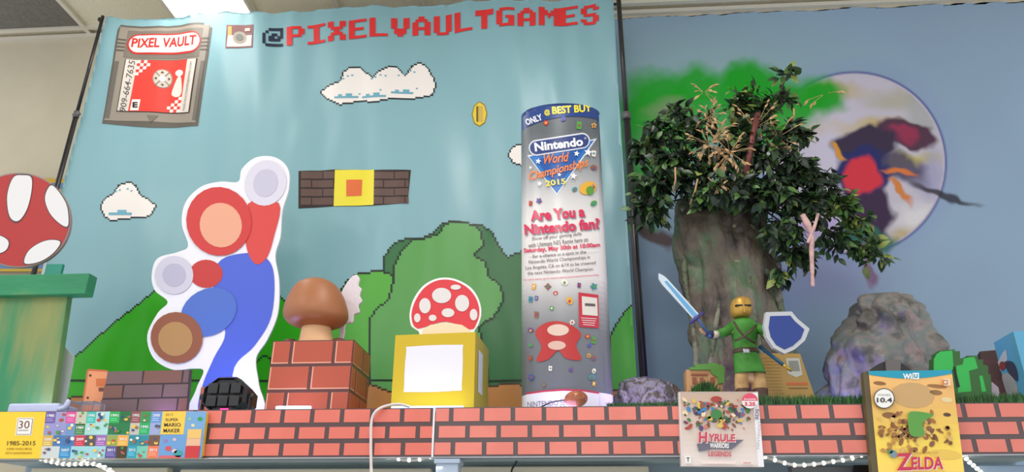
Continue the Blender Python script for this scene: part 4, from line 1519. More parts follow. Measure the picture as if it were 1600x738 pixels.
me = bpy.data.meshes.new('foliage'); fol.to_mesh(me); fol.free()
fo = link('foliage', me, lm, tr)
obj('twig', twg, mat('twig', (70, 52, 40), .7), tr, True)
# dry beige leaves
for hx, hy, hY, reach, n in ((1100, 145, 2.6, 16, 10), (1108, 180, 2.58, 22, 16), (1108, 225, 2.52, 30, 26), (1140, 238, 2.5, 34, 26), (1125, 205, 2.54, 20, 14), (1180, 200, 2.54, 40, 14), (1215, 215, 2.56, 30, 12), (1290, 146, 2.6, 30, 3), (1120, 290, 2.48, 12, 6)):
    h = P(hx, hy, hY)
    R = (P(hx + reach, hy, hY).x - h.x)
    for k in range(n):
        dr = Vector((random.uniform(-1, 1), random.uniform(-.5, .5), random.uniform(-1, 1)))
        p = h + dr * R
        add_tube(dry, [h + dr * R * .2, p], .001, 4, cap=False)
        for j in range(2):
            leaf(dry, p - dr * R * .2 * j, dr + Vector((random.uniform(-.5, .5), 0, random.uniform(-.6, .3))), Vector((random.uniform(-1, 1), -1, .5)), random.uniform(.018, .03), random.uniform(.008, .013), 0)
o = obj('dried_leaves', dry, mat('dry_leaf', (196, 160, 116), .6, c2=(164, 130, 92), scale=50), tr)
o['label'] = 'curled beige dried leaves'
bm = bmesh.new()
add_tube(bm, [P(1164, 275, 2.53), P(1176, 215, 2.53), P(1184, 178, 2.53)], [.013, .012, .011], 14)
o = obj('stake', bm, mat('stake_red', (122, 62, 58), .5, c2=(104, 52, 50), scale=10), tr, True); o['label'] = 'reddish brown stake'
for a, b_ in (((1055, 262), (1052, 300)), ((1090, 280), (1078, 320)), ((1118, 290), (1110, 320)), ((1130, 262), (1122, 300)), ((1240, 170), (1238, 190))):
    bm = bmesh.new()
    add_tube(bm, [P(*a, 2.5), P((a[0] + b_[0]) / 2 + 2, (a[1] + b_[1]) / 2, 2.5), P(*b_, 2.53)], .0035, 8)
    obj('cane', bm, mat('cane', (186, 150, 110), .6), tr, True)
# hanging pale driftwood
bm = bmesh.new()
sp = [P(x, y, 2.52) for x, y in spline([(1254, 336), (1262, 352), (1268, 368), (1268, 392), (1269, 420), (1270, 448)], 6)]
add_tube(bm, sp, [.012 * (1 - .5 * i / len(sp)) * (1 + .3 * noise.noise(p * 30)) for i, p in enumerate(sp)], 12)
sp = [P(x, y, 2.515) for x, y in spline([(1278, 334), (1274, 350), (1268, 366), (1262, 380)], 5)]
add_tube(bm, sp, [.006 * (1 + .2 * noise.noise(p * 30)) for p in sp], 10)
tag(obj('driftwood_stick', bm, mat('driftwood', (214, 176, 168), .6, c2=(190, 150, 150), scale=30), None, True), 'pale pinkish forked stick hanging below the right side of the leaves', 'stick')

# ------------------------------------------------------------------ rock sculpture
YK = 2.78
rk = empty('rock_sculpture', (P(1380, 640, YK).x, YK, ZS), 'large grey crumpled papier mache rock standing right of the tree sculpture', 'rock')
rock_m = mat('rock_paint', (70, 74, 80), .45, c2=[(96, 94, 92), (138, 130, 124), (112, 122, 122), (150, 132, 132), (92, 84, 82)], scale=9, lo=.28, hi=.74, bump=1.0, bscale=22, detail=8)
bm = loft([(461, 1368, 1404), (463, 1356, 1420), (470, 1345, 1432), (486, 1336, 1448), (505, 1318, 1454), (540, 1296, 1462), (590, 1288, 1472), (640, 1282, 1480), (660, 1280, 1484)], YK, .75, nz=120, n=130, amp=.034, freq=8, ridge=1.5, zmin=ZS, seed=9)
obj('body', bm, rock_m, rk, True)
pa = P(1392, 640, 2.48)
bm = bmesh.new()
pts = [(1352, 650)] + [(1392 + 42 * math.cos(math.radians(a)), 608 - 44 * math.sin(math.radians(a))) for a in range(180, -1, -12)] + [(1434, 650)]
bm = slab(pts, 2.44, .02)
o = obj('arch', bm, mat('arch_dark', (54, 50, 50), .5, c2=(44, 42, 42), scale=10), rk); o['label'] = 'dark rounded arch opening'
obj('keystone', slab([(1384, 562), (1408, 562), (1406, 600), (1386, 600)], 2.432, .01), mat('keystone', (112, 106, 106), .5), rk)
# triangle support behind
tag(obj('rock_prop', slab([(1463, 526), (1478, 548), (1486, 640), (1460, 640)], 2.9, .02), mat('prop_dark', (70, 74, 72), .6)), 'dark wedge shaped support behind the right side of the grey rock', 'support')

# crumpled rooty mound left of the grass house
bm = loft([(590, 985, 1000), (594, 975, 1030), (601, 968, 1052), (612, 962, 1062), (625, 958, 1068), (642, 956, 1070)], 2.5, .5, nz=50, n=90, amp=.010, freq=16, ridge=1.2, zmin=ZS, seed=4)
tag(obj('crumpled_mound', bm, mat('mound', (120, 112, 132), .32, c2=[(70, 62, 60), (150, 140, 166), (88, 78, 72)], scale=16, bump=1.0, bscale=50, detail=7, spec=.7), None, True), 'low crumpled silvery root shaped mound beside the right banner pole', 'sculpture')  # grey mound, its violet lighting mixed into the colours
bm = bmesh.new()
bmesh.ops.create_uvsphere(bm, u_segments=20, v_segments=12, radius=1, matrix=Matrix.Translation(P(1008, 594, 2.52)) @ Matrix.Diagonal((.022, .02, .012, 1)))
tag(obj('purple_cap', bm, mat('purple_plastic', (92, 70, 120), .4), None, True), 'small dull purple cap on the mound at the foot of the right pole', 'cap')

# little pixel-like house on grass
hs = empty('toy_house', (P(1100, 620, 2.5).x, 2.5, ZS), 'tiny tan toy house with a green stepped roof beside the tree trunk', 'toy house')
f_ = slab([(1072, 578), (1110, 576), (1128, 570), (1130, 645), (1074, 645)], 2.46, .06)
obj('wall', f_, mat('house_tan', (206, 156, 104), .5), hs)
bm = slab([(1078, 578), (1078, 574), (1086, 574), (1086, 570), (1110, 568), (1112, 566), (1124, 570), (1132, 574), (1132, 598), (1122, 600), (1122, 590), (1112, 584), (1110, 578)], 2.452, .07)
obj('roof', bm, mat('house_green', (92, 150, 62), .5), hs)
bm = bmesh.new()
for a in ((1080, 584, 1106, 587), (1082, 590, 1088, 600), (1094, 590, 1099, 600), (1110, 590, 1116, 602)):
    q = slab([(a[0], a[1]), (a[2], a[1]), (a[2], a[3]), (a[0], a[3])], 2.455, .004)
    merge(bm, q)
obj('beam', bm, mat('house_brown', (150, 84, 54), .5), hs)

# tan carton
s = Surf(ymap(2.44), .0007)
co = [(1188, 556), (1253, 556), (1278, 560), (1290, 652), (1190, 652)]
co = [(1190, 552), (1250, 553), (1280, 640), (1282, 652), (1188, 652)]
s.poly(co, (190, 152, 84), 1)
for k in range(14):
    s.line([(1192, 560 + k * 5), (1218 + k * .6, 560 + k * 5)], .8, (166, 130, 70), 2)
s.poly([(1228, 560), (1249, 560), (1254, 586), (1244, 590), (1231, 584)], (206, 206, 198), 2)
s.poly([(1232, 564), (1247, 564), (1250, 580), (1234, 580)], (150, 150, 140), 3)
s.line([(1229, 600), (1262, 600)], 4, (216, 110, 66), 2); s.line([(1232, 607), (1262, 607)], 1.6, (140, 96, 60), 2)
tag(s.build('tan_carton', INK, body=slab(co, 2.44, .05), bodycol=(178, 140, 76)), 'tan ribbed carton with a small white panel standing behind the blue shield', 'box')

# ------------------------------------------------------------------ toy knight, sword, shield, scabbard
YN = 2.33
kn = empty('toy_knight', (P(1172, 620, YN).x, YN, ZS), 'toy knight figure in a green tunic with brass closed helmet, standing on the grass', 'toy figure')
J = lambda x, y, dy=0: P(x, y, YN + dy)


def skinned(name, verts, edges, radii, m, parent, root=0, sub=2):
    me = bpy.data.meshes.new(name)
    me.from_pydata([tuple(v) for v in verts], edges, [])
    o = bpy.data.objects.new(name, me)
    COL.objects.link(o)
    sk = o.modifiers.new('s', 'SKIN')
    for i, r in enumerate(radii):
        me.skin_vertices[0].data[i].radius = (r, r)
        me.skin_vertices[0].data[i].use_root = (i == root)
    ss = o.modifiers.new('u', 'SUBSURF'); ss.levels = sub; ss.render_levels = sub
    dg = bpy.context.evaluated_depsgraph_get()
    m2 = bpy.data.meshes.new_from_object(o.evaluated_get(dg))
    bpy.data.objects.remove(o)
    m2.name = name
    return link(name, m2, m, parent, True)


foot = ZS + .006
V = [J(1168, 590), J(1168, 565), J(1166, 535), J(1165, 512), J(1162, 497), J(1160, 484),      # 0 pelvis .. 5 head base
     J(1159, 476),                                                                          # 6
     J(1150, 514), J(1138, 519, -.01), J(1124, 523, -.02), J(1106, 523, -.03), J(1098, 519, -.035),  # 7 shoulder L .. 11 palm
     J(1178, 514), J(1190, 516, -.01), J(1200, 530, -.03), J(1206, 536, -.05),               # 12.. right arm to 15 palm
     J(1158, 596), J(1157, 612), J(1157, 632), J(1180, 596), J(1184, 612), J(1186, 632)]
for i in (18, 21):
    V[i].z = foot
V.append(V[18] + Vector((0, -.025, .0))); V.append(V[21] + Vector((0, -.025, .0)))
E_ = [(0, 1), (1, 2), (2, 3), (3, 4), (4, 5), (5, 6), (3, 7), (7, 8), (8, 9), (9, 10), (10, 11), (3, 12), (12, 13), (13, 14), (14, 15), (0, 16), (16, 17), (17, 18), (0, 19), (19, 20), (20, 21), (18, 22), (21, 23)]
Rr = [.014, .018, .020, .022, .011, .014, .013, .014, .0105, .0085, .007, .0072, .014, .0105, .009, .008, .013, .012, .010, .013, .012, .010, .008, .008]
ni = len(V)
# fingers
palm = V[11]
gdir = (J(1046, 435, -.05) - J(1104, 530, -.045)).normalized()
for k in range(4):
    b0 = palm + gdir * (.006 - .004 * k) + Vector((-.004, -.003, 0))
    b1 = b0 + Vector((-.005, -.006, .001)); b2 = b1 + Vector((.004, -.005, -.001))
    V += [b0, b1, b2]; E_ += [(11, ni), (ni, ni + 1), (ni + 1, ni + 2)]; Rr += [.0024, .0022, .0019]; ni += 3
V += [palm + gdir * .007 + Vector((.003, -.005, 0)), palm + gdir * .010 + Vector((-.002, -.009, 0))]; E_ += [(11, ni), (ni, ni + 1)]; Rr += [.0026, .0022]
skinned('body', V, E_, Rr, mat('figure_skin', (206, 166, 132), .5), kn)


def wrap(rows, Y, ratio, m, name, nz=20, n=32):
    return obj(name, loft(rows, Y, ratio, nz=nz, n=n), m, kn, True)


gmx = mat('tunic_green', (64, 140, 44), .6, c2=(54, 124, 38), scale=30, bump=.3, bscale=40)
wrap([(497, 1154, 1168), (502, 1143, 1178), (510, 1139, 1184), (525, 1143, 1184), (545, 1147, 1183), (556, 1146, 1186), (582, 1148, 1196), (584, 1149, 1195)], YN, .72, gmx, 'tunic', 36)
for q_ in ([J(1144, 512), J(1134, 519, -.01), J(1121, 523, -.015)], [J(1180, 512), J(1192, 517, -.01), J(1199, 527, -.02)]):
    bm = bmesh.new()
    add_tube(bm, q_, [.017, .0155, .014], 18)
    obj('sleeve', bm, gmx, kn, True)
bt = mat('belt_leather', (74, 58, 40), .5)
wrap([(546, 1146, 1184), (547, 1145, 1185), (552, 1145, 1186), (553, 1146, 1185)], YN, .76, bt, 'belt', 12)
bm = bmesh.new()
sp = [J(x, y, -.060 + abs(x - 1160) * .0004) for x, y in ((1146, 503), (1154, 516), (1164, 527), (1180, 536))]
add_tube(bm, sp, .006, 8, flat=.5)
sp = [J(x, y, -.060 + abs(x - 1160) * .0004) for x, y in ((1148, 533), (1160, 527), (1172, 518), (1182, 508))]
add_tube(bm, sp, .005, 8, flat=.5)
obj('strap', bm, bt, kn, True)
bc = J(1166, 549, -.062)
obj('buckle', bx((bc.x - .010, bc.y - .004, bc.z - .007), (bc.x + .010, bc.y + .002, bc.z + .007), .003), mat('steel', (176, 176, 180), .3, metal=.8), kn)
tm = mat('trousers_tan', (198, 158, 104), .55, c2=(176, 134, 84), scale=26, bump=.3, bscale=50)
for x0, x1, dx in ((1148, 1170, 0), (1174, 1196, 3)):
    bm = loft([(580, x0 + 1, x1 + (2 if x0 < 1160 else -1)), (590, x0, x1 + (1 if x0 < 1160 else 0)), (605, x0 + 0, x1 + dx), (612, x0 + 2, x1 + dx)], YN, .85, nz=16, n=24)
    obj('trouser_leg', bm, tm, kn, True)
    bm = loft([(608, x0 + 1, x1 + dx + 1), (618, x0 + 2, x1 + dx + 1), (630, x0 + 2, x1 + dx + 2), (650, x0, x1 + dx + 3)], YN, .9, nz=16, n=24, zmin=ZS)
    add_box(bm, (P(x0 + 3, 620, YN).x, YN - .045, ZS), (P(x1 + dx, 620, YN).x, YN, ZS + .014), .005)
    obj('boot', bm, mat('boot_brown', (84, 54, 40), .45), kn, True)
# closed helmet
bm = loft([(465, 1154, 1160), (466, 1149, 1166), (470, 1144, 1172), (478, 1141, 1175), (488, 1141, 1175), (495, 1144, 1172), (497, 1148, 1167)], YN, 1.0, nz=30, n=32)
hel = obj('helmet', bm, mat('brass', (198, 156, 70), .4, metal=.35, c2=(180, 138, 60), scale=12), kn, True)
hc = P(1158, 482, YN)
hr = P(1175, 482, YN).x - hc.x
bm = bmesh.new()
add_box(bm, (hc.x - hr * .72, YN - hr * 1.03, hc.z - .003), (hc.x + hr * .72, YN - hr * .6, hc.z + .0025), .001)
obj('visor_slit', bm, mat('slit_black', (20, 20, 22), .5), hel)
bm = bmesh.new()
add_box(bm, (hc.x - .002, YN - hr * 1.09, hc.z - .026), (hc.x + .002, YN - hr * .7, hc.z + .026), .001)
obj('helmet_ridge', bm, MATS['brass'], hel)
bm = bmesh.new()
add_tube(bm, [J(1121, 523, -.02), J(1113, 523, -.026)], [.0115, .0105], 16)
obj('cuff', bm, mat('cuff_cream', (214, 204, 184), .6), kn, True)
bm = bmesh.new()
add_tube(bm, [J(1113, 523, -.026), J(1102, 521, -.032)], [.0125, .0095], 16)
obj('gauntlet', bm, mat('gauntlet', (44, 52, 92), .5), kn, True)
# sword (plain)
sw = empty('toy_sword', tuple(J(1100, 520, -.045)), 'toy sword with pale blue blade held up by the green knight', 'toy sword')
ys = YN - .048
bl = [(1029, 427), (1037, 431), (1043, 436), (1092, 491), (1084, 499), (1034, 444), (1029, 436)]
bm = slab(bl, ys, .005)
obj('blade_edge', bm, mat('blade_pale', (206, 220, 232), .25, metal=.3), sw)
bm = slab([(1038, 440), (1042, 439), (1089, 491), (1084, 496)], ys - .0012, .0075)
obj('blade', bm, mat('blade_blue', (104, 168, 214), .3, metal=.2), sw)
bm = bmesh.new()
add_tube(bm, [P(1078, 506, ys), P(1088, 497, ys), P(1099, 488, ys)], [.004, .007, .004], 10)
obj('crossguard', bm, mat('hilt_violet', (66, 60, 130), .4), sw, True)
bm = bmesh.new()
add_tube(bm, [P(1088, 495, ys), P(1108, 524, ys)], .0042, 12)
bmesh.ops.create_icosphere(bm, subdivisions=2, radius=.0065, matrix=Matrix.Translation(P(1109, 526, ys)))
obj('grip', bm, mat('grip_blue', (50, 84, 140), .4), sw, True)
# shield (plain)
so = [(1197, 488), (1237, 487), (1246, 498), (1265, 514), (1258, 532), (1242, 546), (1226, 553), (1209, 544), (1198, 528), (1194, 510)]
smap = plane_map(P(1228, 520, 2.245), Vector((.28, -1, .1)))
sd = empty('toy_shield', tuple(smap(1228, 520)), 'plain blue toy shield with a pale grey rim held by the green knight', 'toy shield')
obj('rim', slab(so, 0, .012, mapf=smap), mat('shield_rim', (196, 198, 204), .35, metal=.2), sd)
cxs, cys = 1228, 519
si = [(cxs + (x - cxs) * .78, cys + (y - cys) * .80) for x, y in so]
s2m = lambda x, y, off=0: smap(x, y, off + .002)
obj('field', slab(si, 0, .006, mapf=s2m), mat('shield_blue', (36, 62, 140), .4), sd)
# scabbard
sc = empty('toy_scabbard', tuple(P(1210, 560, 2.36)), 'blue toy scabbard with gold tip slanting behind the knight under the shield', 'toy scabbard')
bm = bmesh.new()
add_tube(bm, [P(1186, 541, 2.36), P(1226, 572, 2.36)], [.009, .008], 12, flat=.6)
obj('sheath', bm, mat('sheath_blue', (44, 108, 140), .4), sc, True)
bm = bmesh.new()
add_tube(bm, [P(1224, 570, 2.36), P(1237, 580, 2.36)], [.010, .006], 12, flat=.6)
obj('tip', bm, mat('gold', (206, 170, 70), .35, metal=.4), sc, True)

# ------------------------------------------------------------------ right: green stepped boards, dark box, blue box
gb = [(1462, 552), (1468, 552), (1468, 548), (1492, 546), (1492, 549), (1500, 549), (1500, 560), (1512, 560), (1512, 556), (1528, 556), (1528, 562), (1536, 562), (1536, 570), (1544, 572), (1544, 584), (1548, 586), (1552, 650), (1490, 650), (1486, 612), (1484, 582), (1458, 580), (1458, 560), (1462, 560)]
gs = Surf(ymap(2.40), .0009)
gs.poly([(1462, 556), (1468, 550), (1488, 548), (1490, 576), (1486, 580), (1459, 580), (1459, 562)], (56, 186, 84), 1)
gs.poly([(1494, 572), (1504, 570), (1506, 560), (1522, 558), (1524, 562), (1528, 576), (1514, 580), (1518, 612), (1497, 614)], (56, 186, 84), 1)
gs.poly([(1530, 588), (1535, 587), (1541, 612), (1534, 613)], (56, 186, 84), 1)
gs.poly([(1489, 573), (1492, 573), (1500, 605), (1495, 606)], (20, 30, 22), 2)
tag(gs.build('green_stepped_board', INK, body=slab(gb, 2.40, .03), bodycol=(56, 104, 50)), 'bright green stepped cut-out board with darker green edges, right of the grey rock', 'board')
b = vbox((1530, 2.62), (1562, 2.60), 548, .12)
tag(obj('dark_box', b['bm'], mat('dark_carton', (88, 52, 50), .5, c2=(70, 42, 42), scale=14)), 'dark maroon carton between the green stepped board and the blue box', 'box')
tag(obj('pale_card', slab([(1550, 597), (1560, 606), (1568, 650), (1546, 650)], 2.45, .004), mat('pale_card', (214, 190, 200), .5)), 'small pale card leaning in front of the dark maroon carton', 'card')
b = vbox((1553, 2.50), (1584, 2.38), 528, .24)
# two visible faces: left one turned, right one bright
bb = bmesh.new()
q0, q1, q2 = P(1553, 537, 2.50), P(1583, 518, 2.36), P(1640, 516, 2.36)
q3 = q0 + (q2 - q1)
b['bm'].free()
zt_ = q1.z
lo, hi = [], []
for q in (q0, q1, q2, q3):
    lo.append(bb.verts.new((q.x, q.y, ZS))); hi.append(bb.verts.new((q.x, q.y, zt_)))
for k in range(4):
    bb.faces.new((lo[k], lo[(k + 1) % 4], hi[(k + 1) % 4], hi[k]))
bb.faces.new(lo[::-1]); bb.faces.new(hi)
nb = Vector(((q1 - q0).y, -(q1 - q0).x, 0))
bsf = Surf(plane_map(Vector((q0.x, q0.y, 0)), nb), .0008)
bsf.poly([(1566, 552), (1572, 546), (1574, 560), (1571, 574), (1563, 580), (1559, 566)], (196, 204, 210), 1)
bsf.ell(1566, 572, 5, 7, (150, 60, 54), 2)
bsf.poly(spline([(1570, 566), (1582, 566), (1589, 580), (1590, 596), (1582, 590), (1574, 580)], 4, True), (62, 64, 84), 2)
bsf.poly(spline([(1566, 586), (1576, 584), (1588, 600), (1590, 622), (1576, 620), (1568, 600)], 4, True), (176, 178, 170), 1)
tag(bsf.build('blue_box', INK_GLOSS, body=bb, bodycol=(92, 170, 206)), 'sky blue carton with pale and dark shapes at the far right edge', 'box')

# ------------------------------------------------------------------ artificial grass along the shelf
random.seed(21)
gr = bmesh.new()
x0, x1 = P(950, 636, YF).x, P(1620, 636, YF).x
add_box(gr, (x0, YF + .006, ZS + .0005), (x1, YF + .2, ZS + .004))
for k in range(9000):
    x = random.uniform(x0, x1)
    y = YF + .008 + random.random() ** 1.6 * .17
    h = random.uniform(.020, .040)
    if x < P(1062, 636, YF).x:
        h *= .5
    dx, dy = random.uniform(-.011, .011), random.uniform(-.008, .008)
    w_ = random.uniform(.0010, .0018)
    z = ZS + .003
    v = [gr.verts.new(q) for q in ((x - w_, y, z), (x + w_, y, z), (x + w_ * .7 + dx * .4, y + dy * .4, z + h * .6), (x - w_ * .7 + dx * .4, y + dy * .4, z + h * .6), (x + dx, y + dy, z + h))]
    gr.faces.new((v[0], v[1], v[2], v[3])).material_index = k % 3
    gr.faces.new((v[3], v[2], v[4])).material_index = k % 3
# tuft mound in front of the toy house
for k in range(2600):
    px = random.gauss(1101, 14)
    x = P(px, 620, 2.38).x
    top = P(px, 600 + ((px - 1101) / 32) ** 2 * 22 + random.uniform(-2, 4), 2.38).z
    y = random.uniform(2.33, 2.42)
    h = random.uniform(.012, .03)
    z = max(ZS, top - random.random() * (top - ZS)) - h * .5
    z = max(z, ZS)
    dx = random.uniform(-.012, .012)
    v = [gr.verts.new(q) for q in ((x - .0015, y, z), (x + .0015, y, z), (x + dx, y - .006, z + h))]
    gr.faces.new(v).material_index = k % 3
me = bpy.data.meshes.new('grass'); gr.to_mesh(me); gr.free()
g = link('artificial_grass', me, [mat('grass_a', (44, 92, 38), .6), mat('grass_b', (60, 116, 48), .6), mat('grass_c', (30, 66, 30), .6)])
tag(g, 'strip of short dark green artificial grass along the right half of the shelf', 'grass', kind='stuff')

# ------------------------------------------------------------------ boxed games fixed to the shelf edge
# small square one
ya = YF - .03
s = Surf(ymap(ya), .0007)
ol = [(1060.5, 612.5), (1184, 612.5), (1194, 730), (1064.5, 729)]


def M4(o4):
    def f(u, v):
        a = (o4[0][0] + (o4[1][0] - o4[0][0]) * u, o4[0][1] + (o4[1][1] - o4[0][1]) * u)
        b = (o4[3][0] + (o4[2][0] - o4[3][0]) * u, o4[3][1] + (o4[2][1] - o4[3][1]) * u)
        return (a[0] + (b[0] - a[0]) * v, a[1] + (b[1] - a[1]) * v)
    return f


m4 = M4(ol)
R4 = lambda s_, f, u0, v0, u1, v1, c, l: s_.poly([f(u0, v0), f(u1, v0), f(u1, v1), f(u0, v1)], c, l)
for k in range(12):
    t = k / 12
    c = (204 + 34 * t, 176 + 52 * t, 158 + 66 * t)
    R4(s, m4, .02, .02 + .96 * k / 12, .93, .02 + .96 * (k + 1) / 12, c, 1)
R4(s, m4, .93, 0, 1, 1, (244, 242, 248), 2)
random.seed(9)
pl = [(180, 70, 60), (60, 120, 60), (60, 130, 190), (220, 190, 90), (120, 80, 60), (90, 70, 120), (236, 214, 180), (140, 90, 70), (60, 70, 60), (206, 130, 110)]
for k in range(150):
    u = random.gauss(.47, .2); v = .10 + abs(random.gauss(0, 1)) * .05 + random.random() * .32
    u = max(.07, min(.86, u)); v = min(v, .52)
    x, y = m4(u, v)
    r = random.uniform(2, 5.5)
    a = random.uniform(0, 3.1)
    s.ell(x, y, r, r * random.uniform(.35, .8), random.choice(pl), 3 + (k % 8), a, n=9)
s.ell(*m4(.47, .1), 9, 5, (170, 60, 52), 12, n=9); s.ell(*m4(.46, .30), 9, 8, (60, 130, 66), 12, n=9)
s.poly([m4(.2, .70), m4(.32, .66), m4(.5, .70), m4(.7, .64), m4(.78, .64), m4(.62, .77), m4(.4, .76), m4(.22, .80)], (110, 106, 124), 11)
for d, l, c in ((1.2, 14, (250, 236, 230)), (0, 15, (206, 70, 96))):
    s.text('H', m4(.28, .61)[0] + d, m4(.28, .61)[1] + d, 13, 17, c, l, ang=-1, off=.04)
    s.text('YRULE', m4(.51, .615)[0] + d, m4(.51, .615)[1] + d, 42, 12, c, l, ang=-1, off=.035)
s.text('WARRIORS', *m4(.475, .72), 30, 8, (244, 240, 240), 15, ang=-1, off=.04)
s.text('LEGENDS', *m4(.475, .83), 36, 8, (206, 84, 96), 15, ang=-1, off=.03)
R4(s, m4, .05, .86, .12, .96, (246, 244, 240), 11); s.text('T', *m4(.085, .91), 5, 7, (70, 70, 74), 12, off=.03)
R4(s, m4, .24, .925, .66, .965, (244, 226, 220), 11); R4(s, m4, .73, .925, .87, .965, (244, 226, 220), 11)
s.text('Nintendo', *m4(.80, .945), 12, 2.6, (190, 90, 90), 12)
xx, yy = m4(.90, .12)
s.ell(xx - 1, yy, 12.5, 12, (248, 240, 240), 14, n=28)
s.poly([(xx - 1 + 12.5 * math.cos(t), yy + 12 * math.sin(t)) for t in [math.pi + math.pi * k / 14 for k in range(15)]], (226, 78, 108), 15)
s.text('Available', xx - 1, yy - 2.6, 19, 3.4, (250, 230, 234), 16, off=.01)
s.text('3.25', xx - 1, yy + 5, 17, 6, (222, 66, 96), 16, off=.04)
s.text('3DS', *m4(.967, .30), 17, 5.6, (110, 104, 116), 12, ang=-94 + 180, off=.03)
s.text('NINTENDO', *m4(.967, .58), 42, 4, (170, 164, 174), 12, ang=86, off=0)
s.line([(1062, 613), (1183, 613)], 1.4, (196, 170, 150), 3)
tag(s.build('square_game_box', INK_GLOSS, body=slab(ol, ya, .024), bodycol=(228, 216, 214)), 'square pale boxed game with crowded picture and white spine', 'game box')

# tall golden one
yg = YF - .03
s = Surf(ymap(yg), .0007)
ol = [(1357, 580), (1487, 578.5), (1511, 772), (1376, 774)]
m4 = M4(ol)
for k in range(16):
    t = k / 16
    c = (250 - 10 * math.sin(t * 6.3), 206 - 18 * math.sin(t * 6.3 + .5), 104 + 14 * math.cos(t * 6))
    R4(s, m4, .0, k / 16, 1, (k + 1) / 16, c, 1)
s.poly([m4(0, 0), m4(1, 0), m4(1, .03)] + [m4(1 - k / 12, .03 + .035 * math.sin(math.pi * k / 12)) for k in range(1, 12)] + [m4(0, .03)], (20, 156, 186), 3)
s.text('Wii', m4(.47, .034)[0], 588.5, 16, 9, (244, 248, 250), 4, ang=0, off=.04)
s.poly([(1426, 583), (1436, 583), (1436, 593), (1426, 593)], (244, 248, 250), 4); s.text('U', 1431, 588, 6, 6.5, (20, 156, 186), 5, off=.05)
random.seed(4)
for k in range(120):
    u, v = random.gauss(.45, .22), random.gauss(.50, .07)
    u = max(.08, min(.88, u)); v = max(.34, min(.64, v))
    s.ell(*m4(u, v), random.uniform(2, 7), random.uniform(1.5, 4), random.choice([(150, 96, 46), (170, 112, 54), (126, 76, 44), (196, 144, 70), (222, 186, 110), (140, 90, 60)]), 2 + k % 8, random.uniform(0, 3), n=9)
for u, v, rx, ry, c in ((.5, .2, 34, 20, (206, 166, 110)), (.12, .1, 10, 3, (150, 100, 50)), (.8, .13, 16, 3, (160, 110, 60)), (.78, .18, 10, 4, (150, 110, 60)), (.9, .24, 9, 4, (236, 214, 160)), (.2, .36, 12, 5, (150, 100, 56)), (.8, .68, 26, 8, (240, 200, 90)), (.3, .66, 30, 6, (240, 200, 96)), (.88, .36, 6, 3, (90, 60, 44))):
    s.ell(*m4(u, v), rx, ry, c, 2, .1, n=14)
s.poly(spline([m4(.42, .36), m4(.5, .33), m4(.72, .36), m4(.58, .42), m4(.58, .52), m4(.42, .52)], 4, True), (92, 160, 66), 12)
x, y = 1381.5, 623
s.ell(x, y, 16.4, 16, (66, 60, 60), 14, n=32); s.ell(x, y, 15, 14.6, (246, 244, 240), 15, n=32)
s.text('10.4', x + .5, y + 2.5, 24, 7.5, (60, 58, 60), 16, off=.03); s.text('AVAILABLE', x, y - 5.6, 20, 3, (150, 146, 146), 16)
R4(s, m4, .885, .07, .965, .125, (240, 220, 190), 11); s.rect(1473.5, 594, 1481, 601, (214, 106, 80), 12); s.rect(1475, 595.5, 1479.5, 599.5, (240, 220, 190), 13)
s.text('THE LEGEND OF', 1440, 708, 52, 3, (176, 120, 60), 12)
for d, l, c in ((1.4, 11, (250, 226, 220)), (0, 12, (206, 50, 82))):
    s.text('Z', 1413 + d, 722 + d, 24, 27, c, l, ang=1, off=.03)
    s.text('ELDA', 1449 + d, 724 + d, 50, 20, c, l, ang=1, off=.03)
s.text('THE WIND WAKER', 1446, 741, 60, 5, (60, 120, 150), 12)
s.ell(1396, 710, 6, 6, (120, 150, 160), 11); s.ell(1391, 706, 5, 3, (90, 140, 110), 11)
gbx = s.build('gold_game_box', INK_GLOSS, body=slab(ol, yg, .024), bodycol=(176, 134, 60))
tag(gbx, 'tall golden boxed game with teal top band and round white sticker', 'game box')
obl = obj('spine', slab([(1348.5, 582), (1357, 580), (1376, 774), (1366, 776)], yg + .001, .022), mat('spine_dark', (96, 84, 56), .5), gbx)

# ------------------------------------------------------------------ under the shelf
rope_m = mat('rope_tube', (226, 226, 220), .3, spec=.6)
bulb_m = mat('bulb_glow', (255, 250, 230), .4, emit=4)


def rope(pts, n, lab, Y=YF + .02, r=.0045, power=.12):
    sp = [P(x, y, Y) for x, y in spline(pts, 10)]
    t = empty('rope_light', tuple(sp[0]), lab, 'rope light')
    bm = bmesh.new(); add_tube(bm, sp, r, 8)
    obj('tube', bm, rope_m, t, True)
    L = [0]
    for a, b in zip(sp, sp[1:]):
        L.append(L[-1] + (b - a).length)
    for k in range(n):
        d = L[-1] * (k + .5) / n
        i = max(j for j in range(len(sp) - 1) if L[j] <= d)
        p = sp[i].lerp(sp[i + 1], (d - L[i]) / (L[i + 1] - L[i]))
        bm = bmesh.new()
        bmesh.ops.create_icosphere(bm, subdivisions=2, radius=r * 1.35, matrix=Matrix.Translation(p))
        obj('bulb', bm, bulb_m, t, True)
    c = sp[len(sp) // 2]
    area('rope_lamp', (c.x, c.y - .01, c.z - .02), .2, power, (1, .97, .9), rot=(0, 0, 0), sy=.02)


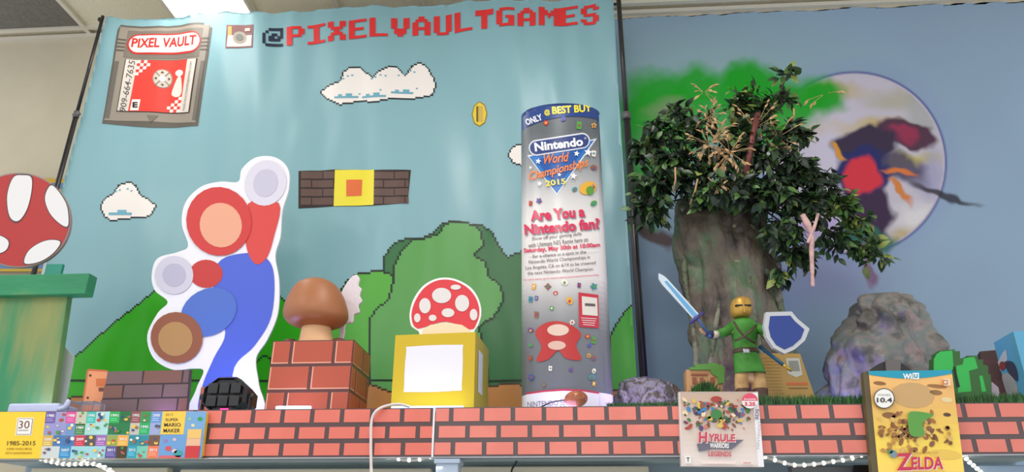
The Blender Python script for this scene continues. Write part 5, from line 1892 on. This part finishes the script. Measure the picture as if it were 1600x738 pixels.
rope([(60, 716), (80, 722), (105, 726), (130, 725), (150, 726), (172, 735), (180, 745)], 14, 'bright rope light drooping under the year tile box at far left')
rope([(60, 716), (90, 714.5), (120, 718), (150, 727), (178, 742)], 6, 'second thin rope light strand crossing under the year tile box', Y=YF + .03, r=.0028, power=.05)
rope([(600, 710), (620, 717), (640, 719.5), (660, 717.5), (680, 711)], 5, 'short rope light sagging just left of the pale post')
rope([(1188, 712), (1210, 719), (1240, 727), (1270, 726), (1300, 722), (1330, 717), (1352, 709)], 11, 'rope light sagging between the square box and the golden box')
rope([(1504, 708), (1512, 720), (1526, 732), (1540, 746)], 7, 'rope light dropping down right of the golden box')
cr2 = mat('under_cream', (226, 216, 192), .5)
bm = bx((P(716, 740, 2.5).x, 2.46, P(800, 730, 2.46).z - .25), (P(1012, 740, 2.5).x, 2.5, P(860, 729, 2.46).z), .004)
tag(obj('cream_header', bm, cr2), 'cream header panel hanging under the shelf right of the pale post', 'panel')
bm = bx((P(60, 740, 2.5).x, 2.46, P(100, 735, 2.46).z - .25), (P(270, 740, 2.5).x, 2.5, P(160, 731, 2.46).z), .004)
tag(obj('cream_header', bm, cr2), 'cream header panel hanging under the shelf below the year tile box', 'panel')
bm = bx((P(290, 740, 2.5).x, 2.46, P(400, 735, 2.46).z - .25), (P(676, 740, 2.5).x, 2.5, P(400, 733, 2.46).z), .004)
tag(obj('cream_header', bm, cr2), 'cream header panel hanging under the shelf left of the pale post', 'panel')
pb = bx((P(1530, 740, 2.26).x, 2.25, P(1560, 735, 2.26).z - .3), (P(1690, 740, 2.26).x, 2.27, min(P(1560, 718, 2.26).z, ZB - .024)), .003)
tag(obj('blue_board', pb, mat('pale_blue_panel', (150, 174, 196), .5)), 'plain pale blue board under the shelf at the lower right corner', 'board')
pb = bx((P(1236, 740, 2.3).x, 2.29, P(1300, 735, 2.3).z - .3), (P(1362, 740, 2.3).x, 2.33, P(1300, 728, 2.29).z), .003)
tag(obj('dark_package', pb, mat('package_grey', (92, 94, 98), .4)), 'grey packaged item hanging under the shelf left of the golden box', 'package')
pb = slab([(1334, 727), (1358, 727), (1360, 745), (1333, 745)], 2.28, .004)
tag(obj('hang_tab', pb, mat('tab_black', (24, 24, 26), .4)), 'black hang tab on the grey package under the shelf', 'tab')
bm = bmesh.new()
add_tube(bm, spline([tuple(P(x, y, 2.4)) for x, y in ((810, 712), (806, 724), (800, 734), (799, 745))], 5), .003, 8)
tag(obj('thin_cable', bm, black, None, True), 'thin black cable hanging under the shelf in front of the cream header', 'cable')
